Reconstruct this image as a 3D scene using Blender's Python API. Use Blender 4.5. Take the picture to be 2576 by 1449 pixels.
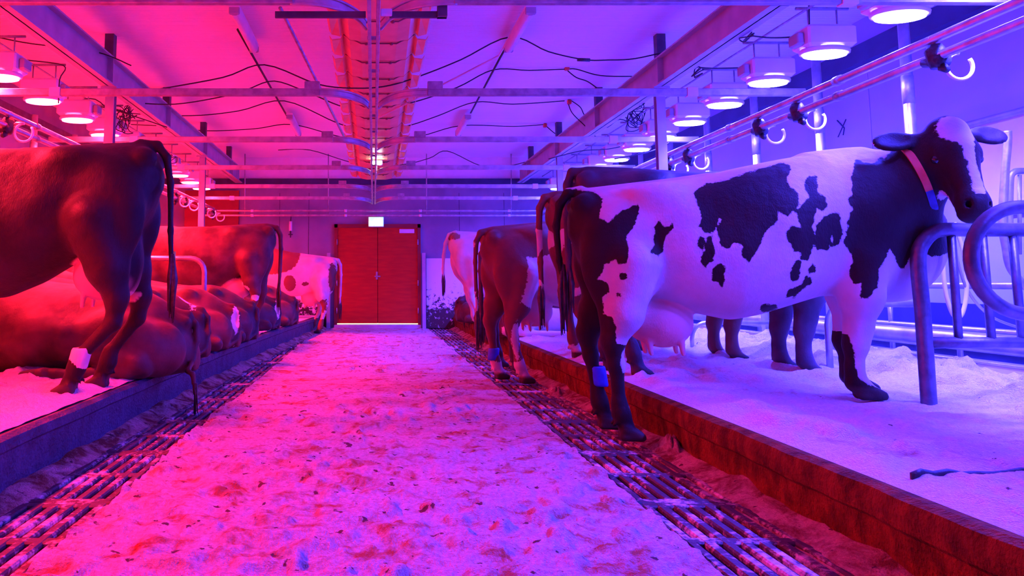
import bpy, math, random
import numpy as np
from mathutils import Vector, Matrix
R = math.radians
random.seed(4)
rng = np.random.default_rng(7)
for o in list(bpy.data.objects): bpy.data.objects.remove(o)
C = bpy.context.scene.collection

# ------------------------------------------------------------------ camera, world, exposure
FOC = 1860.0; PITCH = 0.10; CX, CY = 940.0, 712 - 1860 * math.tan(0.10)
cam_d = bpy.data.cameras.new('camera'); cam = bpy.data.objects.new('camera', cam_d); C.objects.link(cam)
cam_d.sensor_fit = 'HORIZONTAL'; cam_d.sensor_width = 36; cam_d.lens = 36 * FOC / 2576
cam_d.shift_x = (1288 - CX) / 2576; cam_d.shift_y = (CY - 724.5) / 2576
cam.location = (0, 0, 1.0); cam.rotation_euler = (math.pi / 2 + PITCH, 0, 0); cam_d.clip_start = 0.05
bpy.context.scene.camera = cam
W = bpy.data.worlds.new('night'); bpy.context.scene.world = W; W.use_nodes = True
W.node_tree.nodes['Background'].inputs[0].default_value = (0.10, 0.04, 0.25, 1); W.node_tree.nodes['Background'].inputs[1].default_value = 0.0
vs = bpy.context.scene.view_settings
vs.view_transform = 'Standard'; vs.look = 'None'; vs.exposure = 0.0; vs.gamma = 1.0; vs.use_curve_mapping = False
RED_C, RED_S, RED_W = (1.0, 0.014, 0.050), 205.0, 1150.0   # glow, strength of the lens, watts of the beam below it      # glow of the left-hand row of lamps
BLUE_C, BLUE_S, BLUE_W = (0.045, 0.034, 1.0), 300.0, 1850.0     # glow of the right-hand row

# ------------------------------------------------------------------ photo pixel -> world point at a known depth / height
_c, _s = math.cos(PITCH), math.sin(PITCH)
def ray(px, py):
    a = (px - CX) / FOC; b = -(py - CY) / FOC
    return (a, _c - b * _s, _s + b * _c)
def atY(px, py, Y):
    d = ray(px, py); t = Y / d[1]; return (d[0] * t, Y, 1 + d[2] * t)
def atZ(px, py, Z):
    d = ray(px, py); t = (Z - 1) / d[2]; return (d[0] * t, d[1] * t, Z)
def atX(px, py, X):
    d = ray(px, py); t = X / d[0]; return (X, d[1] * t, 1 + d[2] * t)

# ------------------------------------------------------------------ materials
MATS = {}
class NT:
    def __init__(s, name):
        s.m = bpy.data.materials.new(name); s.m.use_nodes = True; s.t = s.m.node_tree
        s.b = s.t.nodes['Principled BSDF']
    def n(s, typ, **kw):
        x = s.t.nodes.new(typ)
        for k, v in kw.items():
            if k.startswith('i_'):
                key = k[2:].replace('_', ' ')
                x.inputs[key].default_value = v
            else: setattr(x, k, v)
        return x
    def l(s, a, b): s.t.links.new(a, b)
def setp(b, rough=.5, metal=0., spec=.5):
    b.inputs['Roughness'].default_value = rough; b.inputs['Metallic'].default_value = metal
    b.inputs['Specular IOR Level'].default_value = spec
def ramp(g, src, stops):
    r = g.n('ShaderNodeValToRGB'); e = r.color_ramp.elements
    while len(e) < len(stops): e.new(0.5)
    for i, (p, c) in enumerate(stops):
        e[i].position = p; e[i].color = (*c, 1) if len(c) == 3 else c
    g.l(src, r.inputs[0]); return r
def noisy(name, c1, c2, scale=6, rough=.6, metal=0., spec=.5, bump=.0, bscale=60, lo=.35, hi=.65, detail=5, stretch=(1, 1, 1)):
    g = NT(name); setp(g.b, rough, metal, spec)
    tc = g.n('ShaderNodeTexCoord'); mp = g.n('ShaderNodeMapping'); mp.inputs['Scale'].default_value = stretch
    g.l(tc.outputs['Object'], mp.inputs[0])
    nz = g.n('ShaderNodeTexNoise', i_Scale=scale, i_Detail=detail); g.l(mp.outputs[0], nz.inputs[0])
    r = ramp(g, nz.outputs[0], [(lo, c1), (hi, c2)]); g.l(r.outputs[0], g.b.inputs['Base Color'])
    if bump:
        n2 = g.n('ShaderNodeTexNoise', i_Scale=bscale, i_Detail=4); g.l(mp.outputs[0], n2.inputs[0])
        bp = g.n('ShaderNodeBump', i_Strength=bump, i_Distance=.02); g.l(n2.outputs[0], bp.inputs['Height']); g.l(bp.outputs[0], g.b.inputs['Normal'])
    MATS[name] = g.m; return g
def emis(name, col, st):
    g = NT(name); g.b.inputs['Base Color'].default_value = (.8, .8, .8, 1)
    g.b.inputs['Emission Color'].default_value = (*col, 1); g.b.inputs['Emission Strength'].default_value = st
    MATS[name] = g.m
noisy('steel', (.42, .42, .43), (.60, .60, .61), 9, .38, .75, bump=.05)
noisy('dull_steel', (.30, .30, .32), (.45, .45, .47), 14, .5, .6, bump=.08)
noisy('gate_steel', (.10, .10, .12), (.17, .17, .20), 14, .42, .7, bump=.08)
noisy('dark_paint', (.05, .05, .07), (.09, .09, .11), 8, .45, .2)
noisy('grey_paint', (.34, .34, .36), (.42, .42, .44), 5, .5, .1)
noisy('white_plastic', (.72, .72, .72), (.80, .80, .80), 4, .45)
noisy('black_rubber', (.018, .018, .02), (.05, .05, .055), 30, .5, bump=.2)
noisy('cable_black', (.02, .02, .022), (.03, .03, .032), 10, .6)
noisy('wall_dark', (.16, .16, .17), (.20, .20, .21), 1.2, .8)
noisy('wall_paint', (.30, .36, .50), (.36, .42, .56), 1.2, .75, bump=.03, bscale=40)
noisy('wall_grey', (.20, .20, .23), (.28, .28, .32), 1.5, .8, bump=.05, bscale=30)
noisy('navy', (.015, .02, .06), (.03, .035, .09), 3, .5)
noisy('red_door', (.42, .04, .012), (.52, .05, .012), 3, .6, spec=.15, stretch=(1, 1, 6))
noisy('red_wall', (.20, .02, .012), (.28, .03, .018), 2, .6)
noisy('orange_sheet', (.72, .30, .13), (.82, .38, .17), 5, .4, bump=.05, bscale=20)
noisy('orange_edge', (.16, .05, .03), (.24, .08, .05), 8, .5)
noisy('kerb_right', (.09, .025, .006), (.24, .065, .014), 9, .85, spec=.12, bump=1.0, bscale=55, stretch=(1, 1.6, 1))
noisy('kerb_left', (.018, .026, .045), (.045, .06, .10), 9, .6, bump=.8, bscale=50)
noisy('concrete', (.36, .34, .32), (.52, .50, .47), 3, .8, bump=.3, bscale=40)
noisy('board', (.60, .60, .58), (.74, .73, .70), 6, .55, bump=.05)
noisy('red_plastic', (.6, .06, .03), (.7, .09, .04), 6, .4)
noisy('pit', (.012, .008, .008), (.05, .03, .02), 12, .7)
noisy('hoof', (.035, .025, .02), (.09, .06, .05), 30, .45)
noisy('eye_dark', (.006, .005, .005), (.012, .01, .01), 3, .08, spec=.8)
noisy('band_blue', (.02, .06, .60), (.03, .09, .75), 20, .6)
noisy('band_pale', (.75, .62, .58), (.82, .70, .64), 20, .6)
noisy('strap_red', (.65, .10, .05), (.75, .14, .07), 20, .5)
noisy('strap_blue', (.01, .02, .18), (.02, .03, .3), 20, .5)
noisy('yellow_tag', (.8, .65, .08), (.85, .7, .1), 5, .5)
emis('red_lamp', RED_C, RED_S); emis('blue_lamp', BLUE_C, BLUE_S)
emis('exit_green', (.20, 1.0, .55), 1.6); emis('exit_white', (.85, 1.0, .95), 5.0); emis('white_led', (.75, .9, 1.0), 90.0); emis('threshold_glow', (1.0, .9, .35), 2.2)

def sawdust(name, dirt_scale, dirt_lo, dirt_hi, speck=.66, pale=((.66, .56, .50), (.86, .79, .76)), dirt=(.42, .17, .09)):
    g = NT(name); setp(g.b, .85, 0, .2)
    tc = g.n('ShaderNodeTexCoord')
    fine = g.n('ShaderNodeTexNoise', i_Scale=45., i_Detail=6, i_Roughness=.7); g.l(tc.outputs['Object'], fine.inputs[0])
    base = ramp(g, fine.outputs[0], [(.32, pale[0]), (.6, pale[1])])
    blot = g.n('ShaderNodeTexNoise', i_Scale=dirt_scale, i_Detail=8, i_Roughness=.68, i_Distortion=.6); g.l(tc.outputs['Object'], blot.inputs[0])
    msk = ramp(g, blot.outputs[0], [(dirt_lo, (0, 0, 0)), (dirt_hi, (1, 1, 1))])
    mx = g.n('ShaderNodeMix', data_type='RGBA'); g.l(msk.outputs[0], mx.inputs[0]); g.l(base.outputs[0], mx.inputs[6]); mx.inputs[7].default_value = (*dirt, 1)
    sp = g.n('ShaderNodeTexNoise', i_Scale=17., i_Detail=3); g.l(tc.outputs['Object'], sp.inputs[0])
    sm = ramp(g, sp.outputs[0], [(speck, (0, 0, 0)), (speck + .03, (1, 1, 1))])
    m2 = g.n('ShaderNodeMix', data_type='RGBA'); g.l(sm.outputs[0], m2.inputs[0]); g.l(mx.outputs[2], m2.inputs[6]); m2.inputs[7].default_value = (.11, .06, .05, 1)
    g.l(m2.outputs[2], g.b.inputs['Base Color'])
    b1 = g.n('ShaderNodeTexNoise', i_Scale=130., i_Detail=5); g.l(tc.outputs['Object'], b1.inputs[0])
    ad = g.n('ShaderNodeMath', operation='ADD'); g.l(b1.outputs[0], ad.inputs[0]); g.l(fine.outputs[0], ad.inputs[1])
    bp = g.n('ShaderNodeBump', i_Strength=.9, i_Distance=.03); g.l(ad.outputs[0], bp.inputs['Height']); g.l(bp.outputs[0], g.b.inputs['Normal'])
    MATS[name] = g.m
sawdust('alley_sawdust', 5.5, .50, .64, .66, dirt=(.36, .12, .05), pale=((.36, .32, .31), (.60, .55, .55)))
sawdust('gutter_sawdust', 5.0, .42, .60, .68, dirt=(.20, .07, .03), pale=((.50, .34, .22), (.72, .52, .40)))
sawdust('bed_sawdust', 2.4, .60, .76, .72, pale=((.76, .68, .62), (.92, .88, .84)))

def grate_mat():
    g = NT('grate'); setp(g.b, .6, 0, .4); tc = g.n('ShaderNodeTexCoord')
    geo = g.n('ShaderNodeNewGeometry')
    nz = g.n('ShaderNodeTexNoise', i_Scale=4.5, i_Detail=8, i_Roughness=.7); g.l(geo.outputs['Position'], nz.inputs[0])
    f2 = g.n('ShaderNodeTexNoise', i_Scale=40., i_Detail=4); g.l(geo.outputs['Position'], f2.inputs[0])
    ad = g.n('ShaderNodeMath', operation='MULTIPLY_ADD'); ad.inputs[1].default_value = .35; g.l(f2.outputs[0], ad.inputs[0]); g.l(nz.outputs[0], ad.inputs[2])
    r = ramp(g, ad.outputs[0], [(.68, (.045, .035, .04)), (.77, (.40, .34, .32)), (.92, (.72, .66, .62))])
    g.l(r.outputs[0], g.b.inputs['Base Color'])
    bp = g.n('ShaderNodeBump', i_Strength=.8, i_Distance=.015); g.l(ad.outputs[0], bp.inputs['Height']); g.l(bp.outputs[0], g.b.inputs['Normal'])
    MATS['grate'] = g.m
grate_mat()
def ceil_mat():
    g = NT('ceiling_sheet'); setp(g.b, .5, 0, .4); tc = g.n('ShaderNodeTexCoord')
    sep = g.n('ShaderNodeSeparateXYZ'); g.l(tc.outputs['Object'], sep.inputs[0])
    m = g.n('ShaderNodeMath', operation='MULTIPLY'); m.inputs[1].default_value = 2 * math.pi / .11; g.l(sep.outputs[1], m.inputs[0])
    s_ = g.n('ShaderNodeMath', operation='SINE'); g.l(m.outputs[0], s_.inputs[0])
    p = g.n('ShaderNodeMath', operation='POWER'); p.inputs[1].default_value = 8; ab = g.n('ShaderNodeMath', operation='ABSOLUTE'); g.l(s_.outputs[0], ab.inputs[0]); g.l(ab.outputs[0], p.inputs[0])
    bp = g.n('ShaderNodeBump', i_Strength=.6, i_Distance=.015); g.l(p.outputs[0], bp.inputs['Height']); g.l(bp.outputs[0], g.b.inputs['Normal'])
    nz = g.n('ShaderNodeTexNoise', i_Scale=.8, i_Detail=3); g.l(tc.outputs['Object'], nz.inputs[0])
    r = ramp(g, nz.outputs[0], [(.3, (.80, .80, .81)), (.7, (.87, .87, .87))]); g.l(r.outputs[0], g.b.inputs['Base Color'])
    MATS['ceiling_sheet'] = g.m
ceil_mat()
def splat_mat():
    g = NT('splattered_board'); setp(g.b, .6); tc = g.n('ShaderNodeTexCoord')
    sep = g.n('ShaderNodeSeparateXYZ'); g.l(tc.outputs['Object'], sep.inputs[0])
    nz = g.n('ShaderNodeTexNoise', i_Scale=11., i_Detail=8, i_Roughness=.75); g.l(tc.outputs['Object'], nz.inputs[0])
    mr = g.n('ShaderNodeMapRange'); mr.inputs[1].default_value = .1; mr.inputs[2].default_value = 1.3; mr.inputs[3].default_value = .24; mr.inputs[4].default_value = -.1
    g.l(sep.outputs[2], mr.inputs[0])
    ad = g.n('ShaderNodeMath', operation='ADD'); g.l(mr.outputs[0], ad.inputs[0]); g.l(nz.outputs[0], ad.inputs[1])
    r = ramp(g, ad.outputs[0], [(.60, (.78, .78, .78)), (.64, (.05, .03, .02))]); g.l(r.outputs[0], g.b.inputs['Base Color'])
    MATS['splattered_board'] = g.m
splat_mat()

def hide(name, base, patch, edge=.012, rough=.55, udder=(.80, .40, .36), cloud=None):
    """coat: base colour, patch colour where the 'mark' attribute is positive, bare skin on the udder, dark horn at the hooves"""
    g = NT(name); setp(g.b, rough, 0, .28)
    tc = g.n('ShaderNodeTexCoord')
    at = g.n('ShaderNodeAttribute', attribute_name='mark')
    nz = g.n('ShaderNodeTexNoise', i_Scale=28., i_Detail=4, i_Roughness=.65); g.l(tc.outputs['Object'], nz.inputs[0])
    s1 = g.n('ShaderNodeMath', operation='SUBTRACT'); s1.inputs[1].default_value = .5; g.l(nz.outputs[0], s1.inputs[0])
    s2 = g.n('ShaderNodeMath', operation='MULTIPLY_ADD'); s2.inputs[1].default_value = edge * 4; g.l(s1.outputs[0], s2.inputs[0]); g.l(at.outputs['Fac'], s2.inputs[2])
    mr = g.n('ShaderNodeMapRange'); mr.inputs[1].default_value = -.003; mr.inputs[2].default_value = .003; g.l(s2.outputs[0], mr.inputs[0])
    n3 = g.n('ShaderNodeTexNoise', i_Scale=3.5, i_Detail=4); g.l(tc.outputs['Object'], n3.inputs[0])
    b2 = tuple(min(1, x * (1.5 if base[0] < .4 else 1.12)) for x in base); b1 = tuple(x * (.5 if base[0] < .4 else .85) for x in base)
    rb = ramp(g, n3.outputs[0], [(.35, b1 if cloud is None else cloud), (.65, b2)])
    p2 = tuple(min(1, x * 1.4) for x in patch)
    rp = ramp(g, n3.outputs[0], [(.35, patch), (.7, p2)])
    mx = g.n('ShaderNodeMix', data_type='RGBA'); g.l(mr.outputs[0], mx.inputs[0]); g.l(rb.outputs[0], mx.inputs[6]); g.l(rp.outputs[0], mx.inputs[7])
    au = g.n('ShaderNodeAttribute', attribute_name='skin')
    m2 = g.n('ShaderNodeMix', data_type='RGBA'); g.l(au.outputs['Fac'], m2.inputs[0]); g.l(mx.outputs[2], m2.inputs[6]); m2.inputs[7].default_value = (*udder, 1)
    ah = g.n('ShaderNodeAttribute', attribute_name='horn')
    m3 = g.n('ShaderNodeMix', data_type='RGBA'); g.l(ah.outputs['Fac'], m3.inputs[0]); g.l(m2.outputs[2], m3.inputs[6]); m3.inputs[7].default_value = (.05, .038, .032, 1)
    g.l(m3.outputs[2], g.b.inputs['Base Color'])
    mp = g.n('ShaderNodeMapping'); mp.inputs['Scale'].default_value = (1, 1, .35); g.l(tc.outputs['Object'], mp.inputs[0])
    hb = g.n('ShaderNodeTexNoise', i_Scale=170., i_Detail=3); g.l(mp.outputs[0], hb.inputs[0])
    bp = g.n('ShaderNodeBump', i_Strength=.30, i_Distance=.006); g.l(hb.outputs[0], bp.inputs['Height'])
    mb_ = g.n('ShaderNodeTexNoise', i_Scale=7., i_Detail=3); g.l(tc.outputs['Object'], mb_.inputs[0])
    b2_ = g.n('ShaderNodeBump', i_Strength=.35, i_Distance=.035); g.l(mb_.outputs[0], b2_.inputs['Height']); g.l(bp.outputs[0], b2_.inputs['Normal']); g.l(b2_.outputs[0], g.b.inputs['Normal'])
    g.b.inputs['Sheen Weight'].default_value = .03
    MATS[name] = g.m
hide('hide_holstein', (.56, .50, .48), (.020, .009, .008), .010)
MATS['hide_holstein'].node_tree.nodes['Principled BSDF'].inputs['Roughness'].default_value = .6
MATS['hide_holstein'].node_tree.nodes['Principled BSDF'].inputs['Specular IOR Level'].default_value = .14
hide('hide_dark_brown', (.022, .009, .009), (.05, .02, .014), .012)
hide('hide_brown', (.085, .036, .034), (.78, .70, .66), .012)
hide('hide_red_brown', (.115, .042, .036), (.80, .72, .68), .012)
hide('hide_grey_brown', (.055, .034, .040), (.78, .70, .66), .012)
hide('hide_cream', (.64, .52, .44), (.26, .09, .05), .012)
hide('hide_white_patch', (.62, .56, .54), (.14, .05, .032), .016)

# ------------------------------------------------------------------ mesh builder
class MB:
    def __init__(s): s.v = []; s.f = []; s.n = 0; s.flat = []
    def add(s, v, f, smooth=True):
        v = np.asarray(v, float).reshape(-1, 3); s.v.append(v)
        for q in f: s.f.append([i + s.n for i in q]); s.flat.append(smooth)
        s.n += len(v); return s
    def box(s, lo, hi, bev=0.0):
        x0, y0, z0 = lo; x1, y1, z1 = hi
        if bev <= 0:
            v = [(x, y, z) for z in (z0, z1) for x, y in ((x0, y0), (x1, y0), (x1, y1), (x0, y1))]
            return s.add(v, [(0, 3, 2, 1), (4, 5, 6, 7), (0, 1, 5, 4), (1, 2, 6, 5), (2, 3, 7, 6), (3, 0, 4, 7)], False)
        b = bev; rings = []
        for z, i in ((z0, b), (z0 + b, 0), (z1 - b, 0), (z1, b)):
            xa, xb, ya, yb = x0 + i, x1 - i, y0 + i, y1 - i; c = b * .6
            rings.append([(xa + c, ya, z), (xb - c, ya, z), (xb, ya + c, z), (xb, yb - c, z), (xb - c, yb, z), (xa + c, yb, z), (xa, yb - c, z), (xa, ya + c, z)])
        v = [p for r in rings for p in r]; f = [tuple(range(7, -1, -1)), tuple(range(24, 32))]
        for k in range(3):
            for i in range(8): f.append((k * 8 + i, k * 8 + (i + 1) % 8, k * 8 + 8 + (i + 1) % 8, k * 8 + 8 + i))
        return s.add(v, f, False)
    def tube(s, pts, r, n=8, caps=True, closed=False):
        P = [Vector(p) for p in pts]; m = len(P); rs = r if hasattr(r, '__len__') else [r] * m
        T = []
        for i in range(m):
            a = P[(i - 1) % m] if (closed or i > 0) else P[i]; b = P[(i + 1) % m] if (closed or i < m - 1) else P[i]
            t = (b - a); T.append(t.normalized() if t.length > 1e-9 else Vector((0, 0, 1)))
        up = Vector((0, 0, 1)) if abs(T[0].z) < .9 else Vector((1, 0, 0))
        N = (up - T[0] * up.dot(T[0])).normalized(); v = []
        for i in range(m):
            N = (N - T[i] * N.dot(T[i])).normalized(); B = T[i].cross(N)
            for k in range(n):
                a = 2 * math.pi * k / n; v.append(tuple(P[i] + (N * math.cos(a) + B * math.sin(a)) * rs[i]))
        f = []
        for i in range(m if closed else m - 1):
            j = (i + 1) % m
            for k in range(n): f.append((i * n + k, i * n + (k + 1) % n, j * n + (k + 1) % n, j * n + k))
        if caps and not closed: f.append(tuple(range(n - 1, -1, -1))); f.append(tuple((m - 1) * n + k for k in range(n)))
        return s.add(v, f, n > 4)
    def ell(s, c, r, nu=12, nv=8, z0=-1., z1=1.):
        v = []
        for i in range(nv + 1):
            t = math.asin(max(-1, min(1, z0 + (z1 - z0) * i / nv))) if False else (-math.pi / 2 + math.pi * i / nv)
            for k in range(nu):
                a = 2 * math.pi * k / nu; v.append((c[0] + r[0] * math.cos(t) * math.cos(a), c[1] + r[1] * math.cos(t) * math.sin(a), c[2] + r[2] * math.sin(t)))
        f = [(i * nu + k, i * nu + (k + 1) % nu, (i + 1) * nu + (k + 1) % nu, (i + 1) * nu + k) for i in range(nv) for k in range(nu)]
        return s.add(v, f)
    def build(s, name, mat, parent=None, origin=None, label=None):
        V = np.concatenate(s.v) if s.v else np.zeros((0, 3))
        if origin is None and parent is None and len(V):
            origin = ((V[:, 0].min() + V[:, 0].max()) / 2, (V[:, 1].min() + V[:, 1].max()) / 2, V[:, 2].min())
        o3 = np.array(origin if origin is not None else (0, 0, 0), float)
        if parent is not None: o3 = o3 + np.array(parent.get('_org', (0, 0, 0)))
        me = bpy.data.meshes.new(name); me.from_pydata((V - o3).tolist(), [], s.f)
        me.polygons.foreach_set('use_smooth', s.flat); me.update()
        me.materials.append(MATS[mat] if isinstance(mat, str) else mat)
        o = bpy.data.objects.new(name, me); C.objects.link(o)
        if parent is not None:
            o.parent = parent
        elif origin is not None: o.location = origin; o['_org'] = list(origin)
        if label: o['label'] = label
        return o
def tag(o, label=None, cat=None, group=None, kind=None):
    if label: o['label'] = label
    if cat: o['category'] = cat
    if group: o['group'] = group
    if kind: o['kind'] = kind
    return o
def empty(name, loc, label, cat, group=None):
    o = bpy.data.objects.new(name, None); C.objects.link(o); o.location = loc; o.empty_display_size = .1
    o['_org'] = list(loc); return tag(o, label, cat, group)
def struct(mb, name, mat): return tag(mb.build(name, mat, origin=(0, 0, 0)), kind='structure')
def copy_tree(o, loc=None):
    c = o.copy(); C.objects.link(c)
    for ch in list(o.children):
        d = ch.copy(); C.objects.link(d); d.parent = c
        for g in list(ch.children):
            e = g.copy(); C.objects.link(e); e.parent = d
    if loc is not None: c.location = loc
    return c
def smooth_path(pts, k=5):
    P = [Vector(p) for p in pts]; out = []
    for i in range(len(P) - 1):
        p0 = P[max(i - 1, 0)]; p1 = P[i]; p2 = P[i + 1]; p3 = P[min(i + 2, len(P) - 1)]
        for j in range(k):
            t = j / k
            out.append(.5 * ((2 * p1) + (p2 - p0) * t + (2 * p0 - 5 * p1 + 4 * p2 - p3) * t * t + (3 * p1 - p0 - 3 * p2 + p3) * t ** 3))
    out.append(P[-1]); return out
# lattice noise
_lat = rng.random((64, 64, 4))
def vnoise(x, y, ch=0):
    xi = np.floor(x).astype(int); yi = np.floor(y).astype(int); fx = x - xi; fy = y - yi
    fx = fx * fx * (3 - 2 * fx); fy = fy * fy * (3 - 2 * fy); L = _lat[:, :, ch]
    a = L[xi % 64, yi % 64]; b = L[(xi + 1) % 64, yi % 64]; c = L[xi % 64, (yi + 1) % 64]; d = L[(xi + 1) % 64, (yi + 1) % 64]
    return (a * (1 - fx) + b * fx) * (1 - fy) + (c * (1 - fx) + d * fx) * fy
def fbm(x, y, sc, octv=4, ch=0):
    r = 0; amp = .5
    for _ in range(octv): r = r + amp * (vnoise(x * sc, y * sc, ch) - .5); sc *= 2.1; amp *= .5; ch = (ch + 1) % 4
    return r
def lump(x, y, sc, ch=0, lo=.5, hi=.95):
    t = np.clip((vnoise(x * sc + .37 * vnoise(x * sc * 2.3, y * sc * 2.3, (ch + 1) % 4), y * sc, ch) - lo) / (hi - lo), 0, 1)
    return t * (2 - t)
def sheet(xs_fn, ys, nx, zfn, skirt=None):
    """height-field sheet: xs_fn(y)->(x0,x1)"""
    mb = MB(); V = []
    for y in ys:
        x0, x1 = xs_fn(y); V.append(np.stack([np.linspace(x0, x1, nx), np.full(nx, y)], 1))
    V = np.array(V); X = V[:, :, 0]; Y = V[:, :, 1]; Z = zfn(X, Y)
    P = np.stack([X, Y, Z], 2).reshape(-1, 3); m = len(ys)
    f = [(i * nx + j, i * nx + j + 1, (i + 1) * nx + j + 1, (i + 1) * nx + j) for i in range(m - 1) for j in range(nx - 1)]
    mb.add(P, f, True); return mb
def dist_ys(y0, y1, d0, g=1.012, dmax=.09):
    ys = [y0]; d = d0
    while ys[-1] < y1: ys.append(min(y1, ys[-1] + d)); d = min(d * g, dmax)
    return ys

# ------------------------------------------------------------------ the room
BZ = 0.29                      # height of the lying beds above the alley
def kerbL(y): return -1.70 + (.0035 * (y - 3) ** 2 if y > 3 else 0)
YB = 16.4; Y0 = -5.0; CZ = 3.8; XL, XR = -5.1, 5.2
struct(MB().box((XL, Y0, -.35), (XR, YB, -.18)), 'floor_slab', 'pit')['kind'] = 'structure'
bpy.data.objects['floor_slab'].name = 'floor'
alley = MB()
sm = sheet(lambda y: (-1.19, 1.19), dist_ys(1.8, 16.35, .010, 1.009), 190,
           lambda X, Y: .010 + .022 * fbm(X, Y, 2.2) + .018 * lump(X, Y, 11., 1) * (.3 + 1.4 * lump(X, Y, 1.6, 2, .35, .8)) + .010 * lump(X, Y, 27., 2, .45, .9) * np.clip((9 - Y) / 4, 0, 1) + .02 * np.abs(fbm(X, Y, 30., 3, 3)) * np.clip((7 - Y) / 3, 0, 1))
o = sm.build('alley_sawdust', 'alley_sawdust', origin=(0, 0, 0)); tag(o, 'trodden sawdust and muck covering the walkway between the two rows of cows', 'sawdust', kind='stuff')
struct(MB().box((-1.19, Y0, -.2), (1.19, YB, -.03)), 'floor_alley', 'concrete').name = 'floor'
# gutters between grates and kerbs, beds, kerbs
struct(MB().box((1.68, Y0, -.2), (1.78, YB, -.01)), 'floor_gutter', 'concrete').name = 'floor'
mb = MB()
ysk = np.arange(Y0, YB + .01, .4)
def ribbon(mb, ys, prof):
    """prof(y)-> list of (x,z) closed section"""
    n = None; V = []
    for y in ys:
        p = prof(y); n = len(p); V += [(x, y, z) for x, z in p]
    f = [(i * n + k, (i + 1) * n + k, (i + 1) * n + (k + 1) % n, i * n + (k + 1) % n) for i in range(len(ys) - 1) for k in range(n)]
    f.append(tuple(range(n))); f.append(tuple((len(ys) - 1) * n + k for k in range(n - 1, -1, -1)))
    return mb.add(V, f, False)
kr = MB(); ysd = dist_ys(1.6, 16.3, .03, 1.01, .12)
def kprofR(y):
    j = .006 * math.sin(y * 7.3) + .004 * math.sin(y * 19.1)
    return [(1.80 + j, -.18), (1.775 + j, .03), (1.765 + j, .17), (1.75 + j, .185), (1.745 + j, .235), (1.755 + j, BZ - .008), (1.79 + j, BZ + .004), (1.86, BZ), (1.86, -.18)]
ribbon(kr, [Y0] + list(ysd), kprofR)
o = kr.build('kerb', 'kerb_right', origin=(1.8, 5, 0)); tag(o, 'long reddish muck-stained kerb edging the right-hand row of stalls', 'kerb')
def kprofL(y):
    x = kerbL(y); j = .005 * math.sin(y * 6.1)
    return [(x - .09, -.18), (x - .09, BZ), (x - .03 + j, BZ + .005), (x + j, BZ - .012), (x + .004 + j, BZ - .06), (x - .012 + j, BZ - .075), (x - .02 + j, .03), (x - .03, -.18)]
o = ribbon(MB(), [Y0] + list(ysd), kprofL).build('kerb', 'kerb_left', origin=(-1.75, 5, 0)); tag(o, 'long dark rubber-faced kerb edging the left-hand row of lying cows', 'kerb')
struct(MB().box((1.86, Y0, -.2), (XR, YB, BZ - .02)), 'floor', 'concrete')
mb = MB(); ribbon(mb, list(ysk), lambda y: [(XL, -.2), (XL, BZ - .02), (kerbL(y) - .09, BZ - .02), (kerbL(y) - .09, -.2)])
struct(mb, 'floor', 'concrete')
# bedding
def heapR(X, Y):
    z = BZ + .016 + .04 * fbm(X, Y, 1.7) + .030 * lump(X, Y, 7., 1) * (.3 + 1.2 * lump(X, Y, 1.3, 2, .35, .8)) + .012 * lump(X, Y, 19., 2) + .015 * np.abs(fbm(X, Y, 26., 2, 3))
    ridge = np.clip((X - 3.15) / .7, 0, 1)
    z = z + ridge * (.015 + .20 * np.maximum(0, fbm(X, Y, 3.3, 3, 2) + .10) + .055 * lump(X, Y, 8., 3, .4, .85) + .035 * lump(X, Y, 17., 0, .4, .85)) + (1 - ridge) * .05 * np.maximum(0, fbm(X, Y, 6., 4, 3))
    e = np.clip((X - 1.84) / .12, 0, 1); hf = np.clip((X - 1.84) / .5, 0, 1)
    z = BZ + .003 + (z - BZ - .003) * e
    return z
o = sheet(lambda y: (1.82, 4.36), dist_ys(1.3, 16.2, .014, 1.008, .08), 170, heapR).build('sawdust_bedding', 'bed_sawdust', origin=(0, 0, 0))
tag(o, 'pale heaped sawdust bedding spread over the right-hand stalls', 'sawdust', kind='stuff')
def heapL(X, Y):
    e = np.clip((kerbL(8) - .12 - X) / .15, .2, 1)
    return BZ + .004 + e * (.016 + .035 * np.abs(fbm(X, Y, 3.)) + .050 * lump(X, Y, 7., 1) * (.4 + lump(X, Y, 1.5, 3)) + .022 * lump(X, Y, 18., 2, .45, .9))
o = sheet(lambda y: (-4.3, kerbL(y) - .06), dist_ys(1.3, 16.2, .018, 1.010, .09), 150, heapL).build('sawdust_bedding', 'bed_sawdust', origin=(0, 0, 0))
tag(o, 'red-lit sawdust bedding under the left-hand row of lying cows', 'sawdust', kind='stuff')
def gut(X, Y, x0, w, ch):
    t = np.clip((X - x0) / w, 0, 1)
    return -.02 + .075 * t + .10 * t * np.maximum(0, fbm(X, Y, 3., 4, ch) + .05) + .02 * fbm(X, Y, 15., 3, ch)
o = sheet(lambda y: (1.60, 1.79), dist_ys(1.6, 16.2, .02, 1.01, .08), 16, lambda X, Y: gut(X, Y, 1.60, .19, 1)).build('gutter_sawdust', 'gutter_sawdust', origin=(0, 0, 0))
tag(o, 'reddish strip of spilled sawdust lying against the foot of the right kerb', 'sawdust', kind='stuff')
o = sheet(lambda y: (kerbL(y) + .14, kerbL(y) - .03), dist_ys(1.6, 16.2, .02, 1.01, .08), 16, lambda X, Y: -.02 + .10 * np.clip(1 - (X - (-1.70 + .0035 * np.clip(Y - 3, 0, 99) ** 2) ) / .17, 0, 1) * (.7 + .8 * fbm(X, Y, 3., 4, 2))).build('gutter_sawdust', 'gutter_sawdust', origin=(0, 0, 0))
tag(o, 'bluish strip of spilled sawdust lying against the foot of the left kerb', 'sawdust', kind='stuff')
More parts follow.
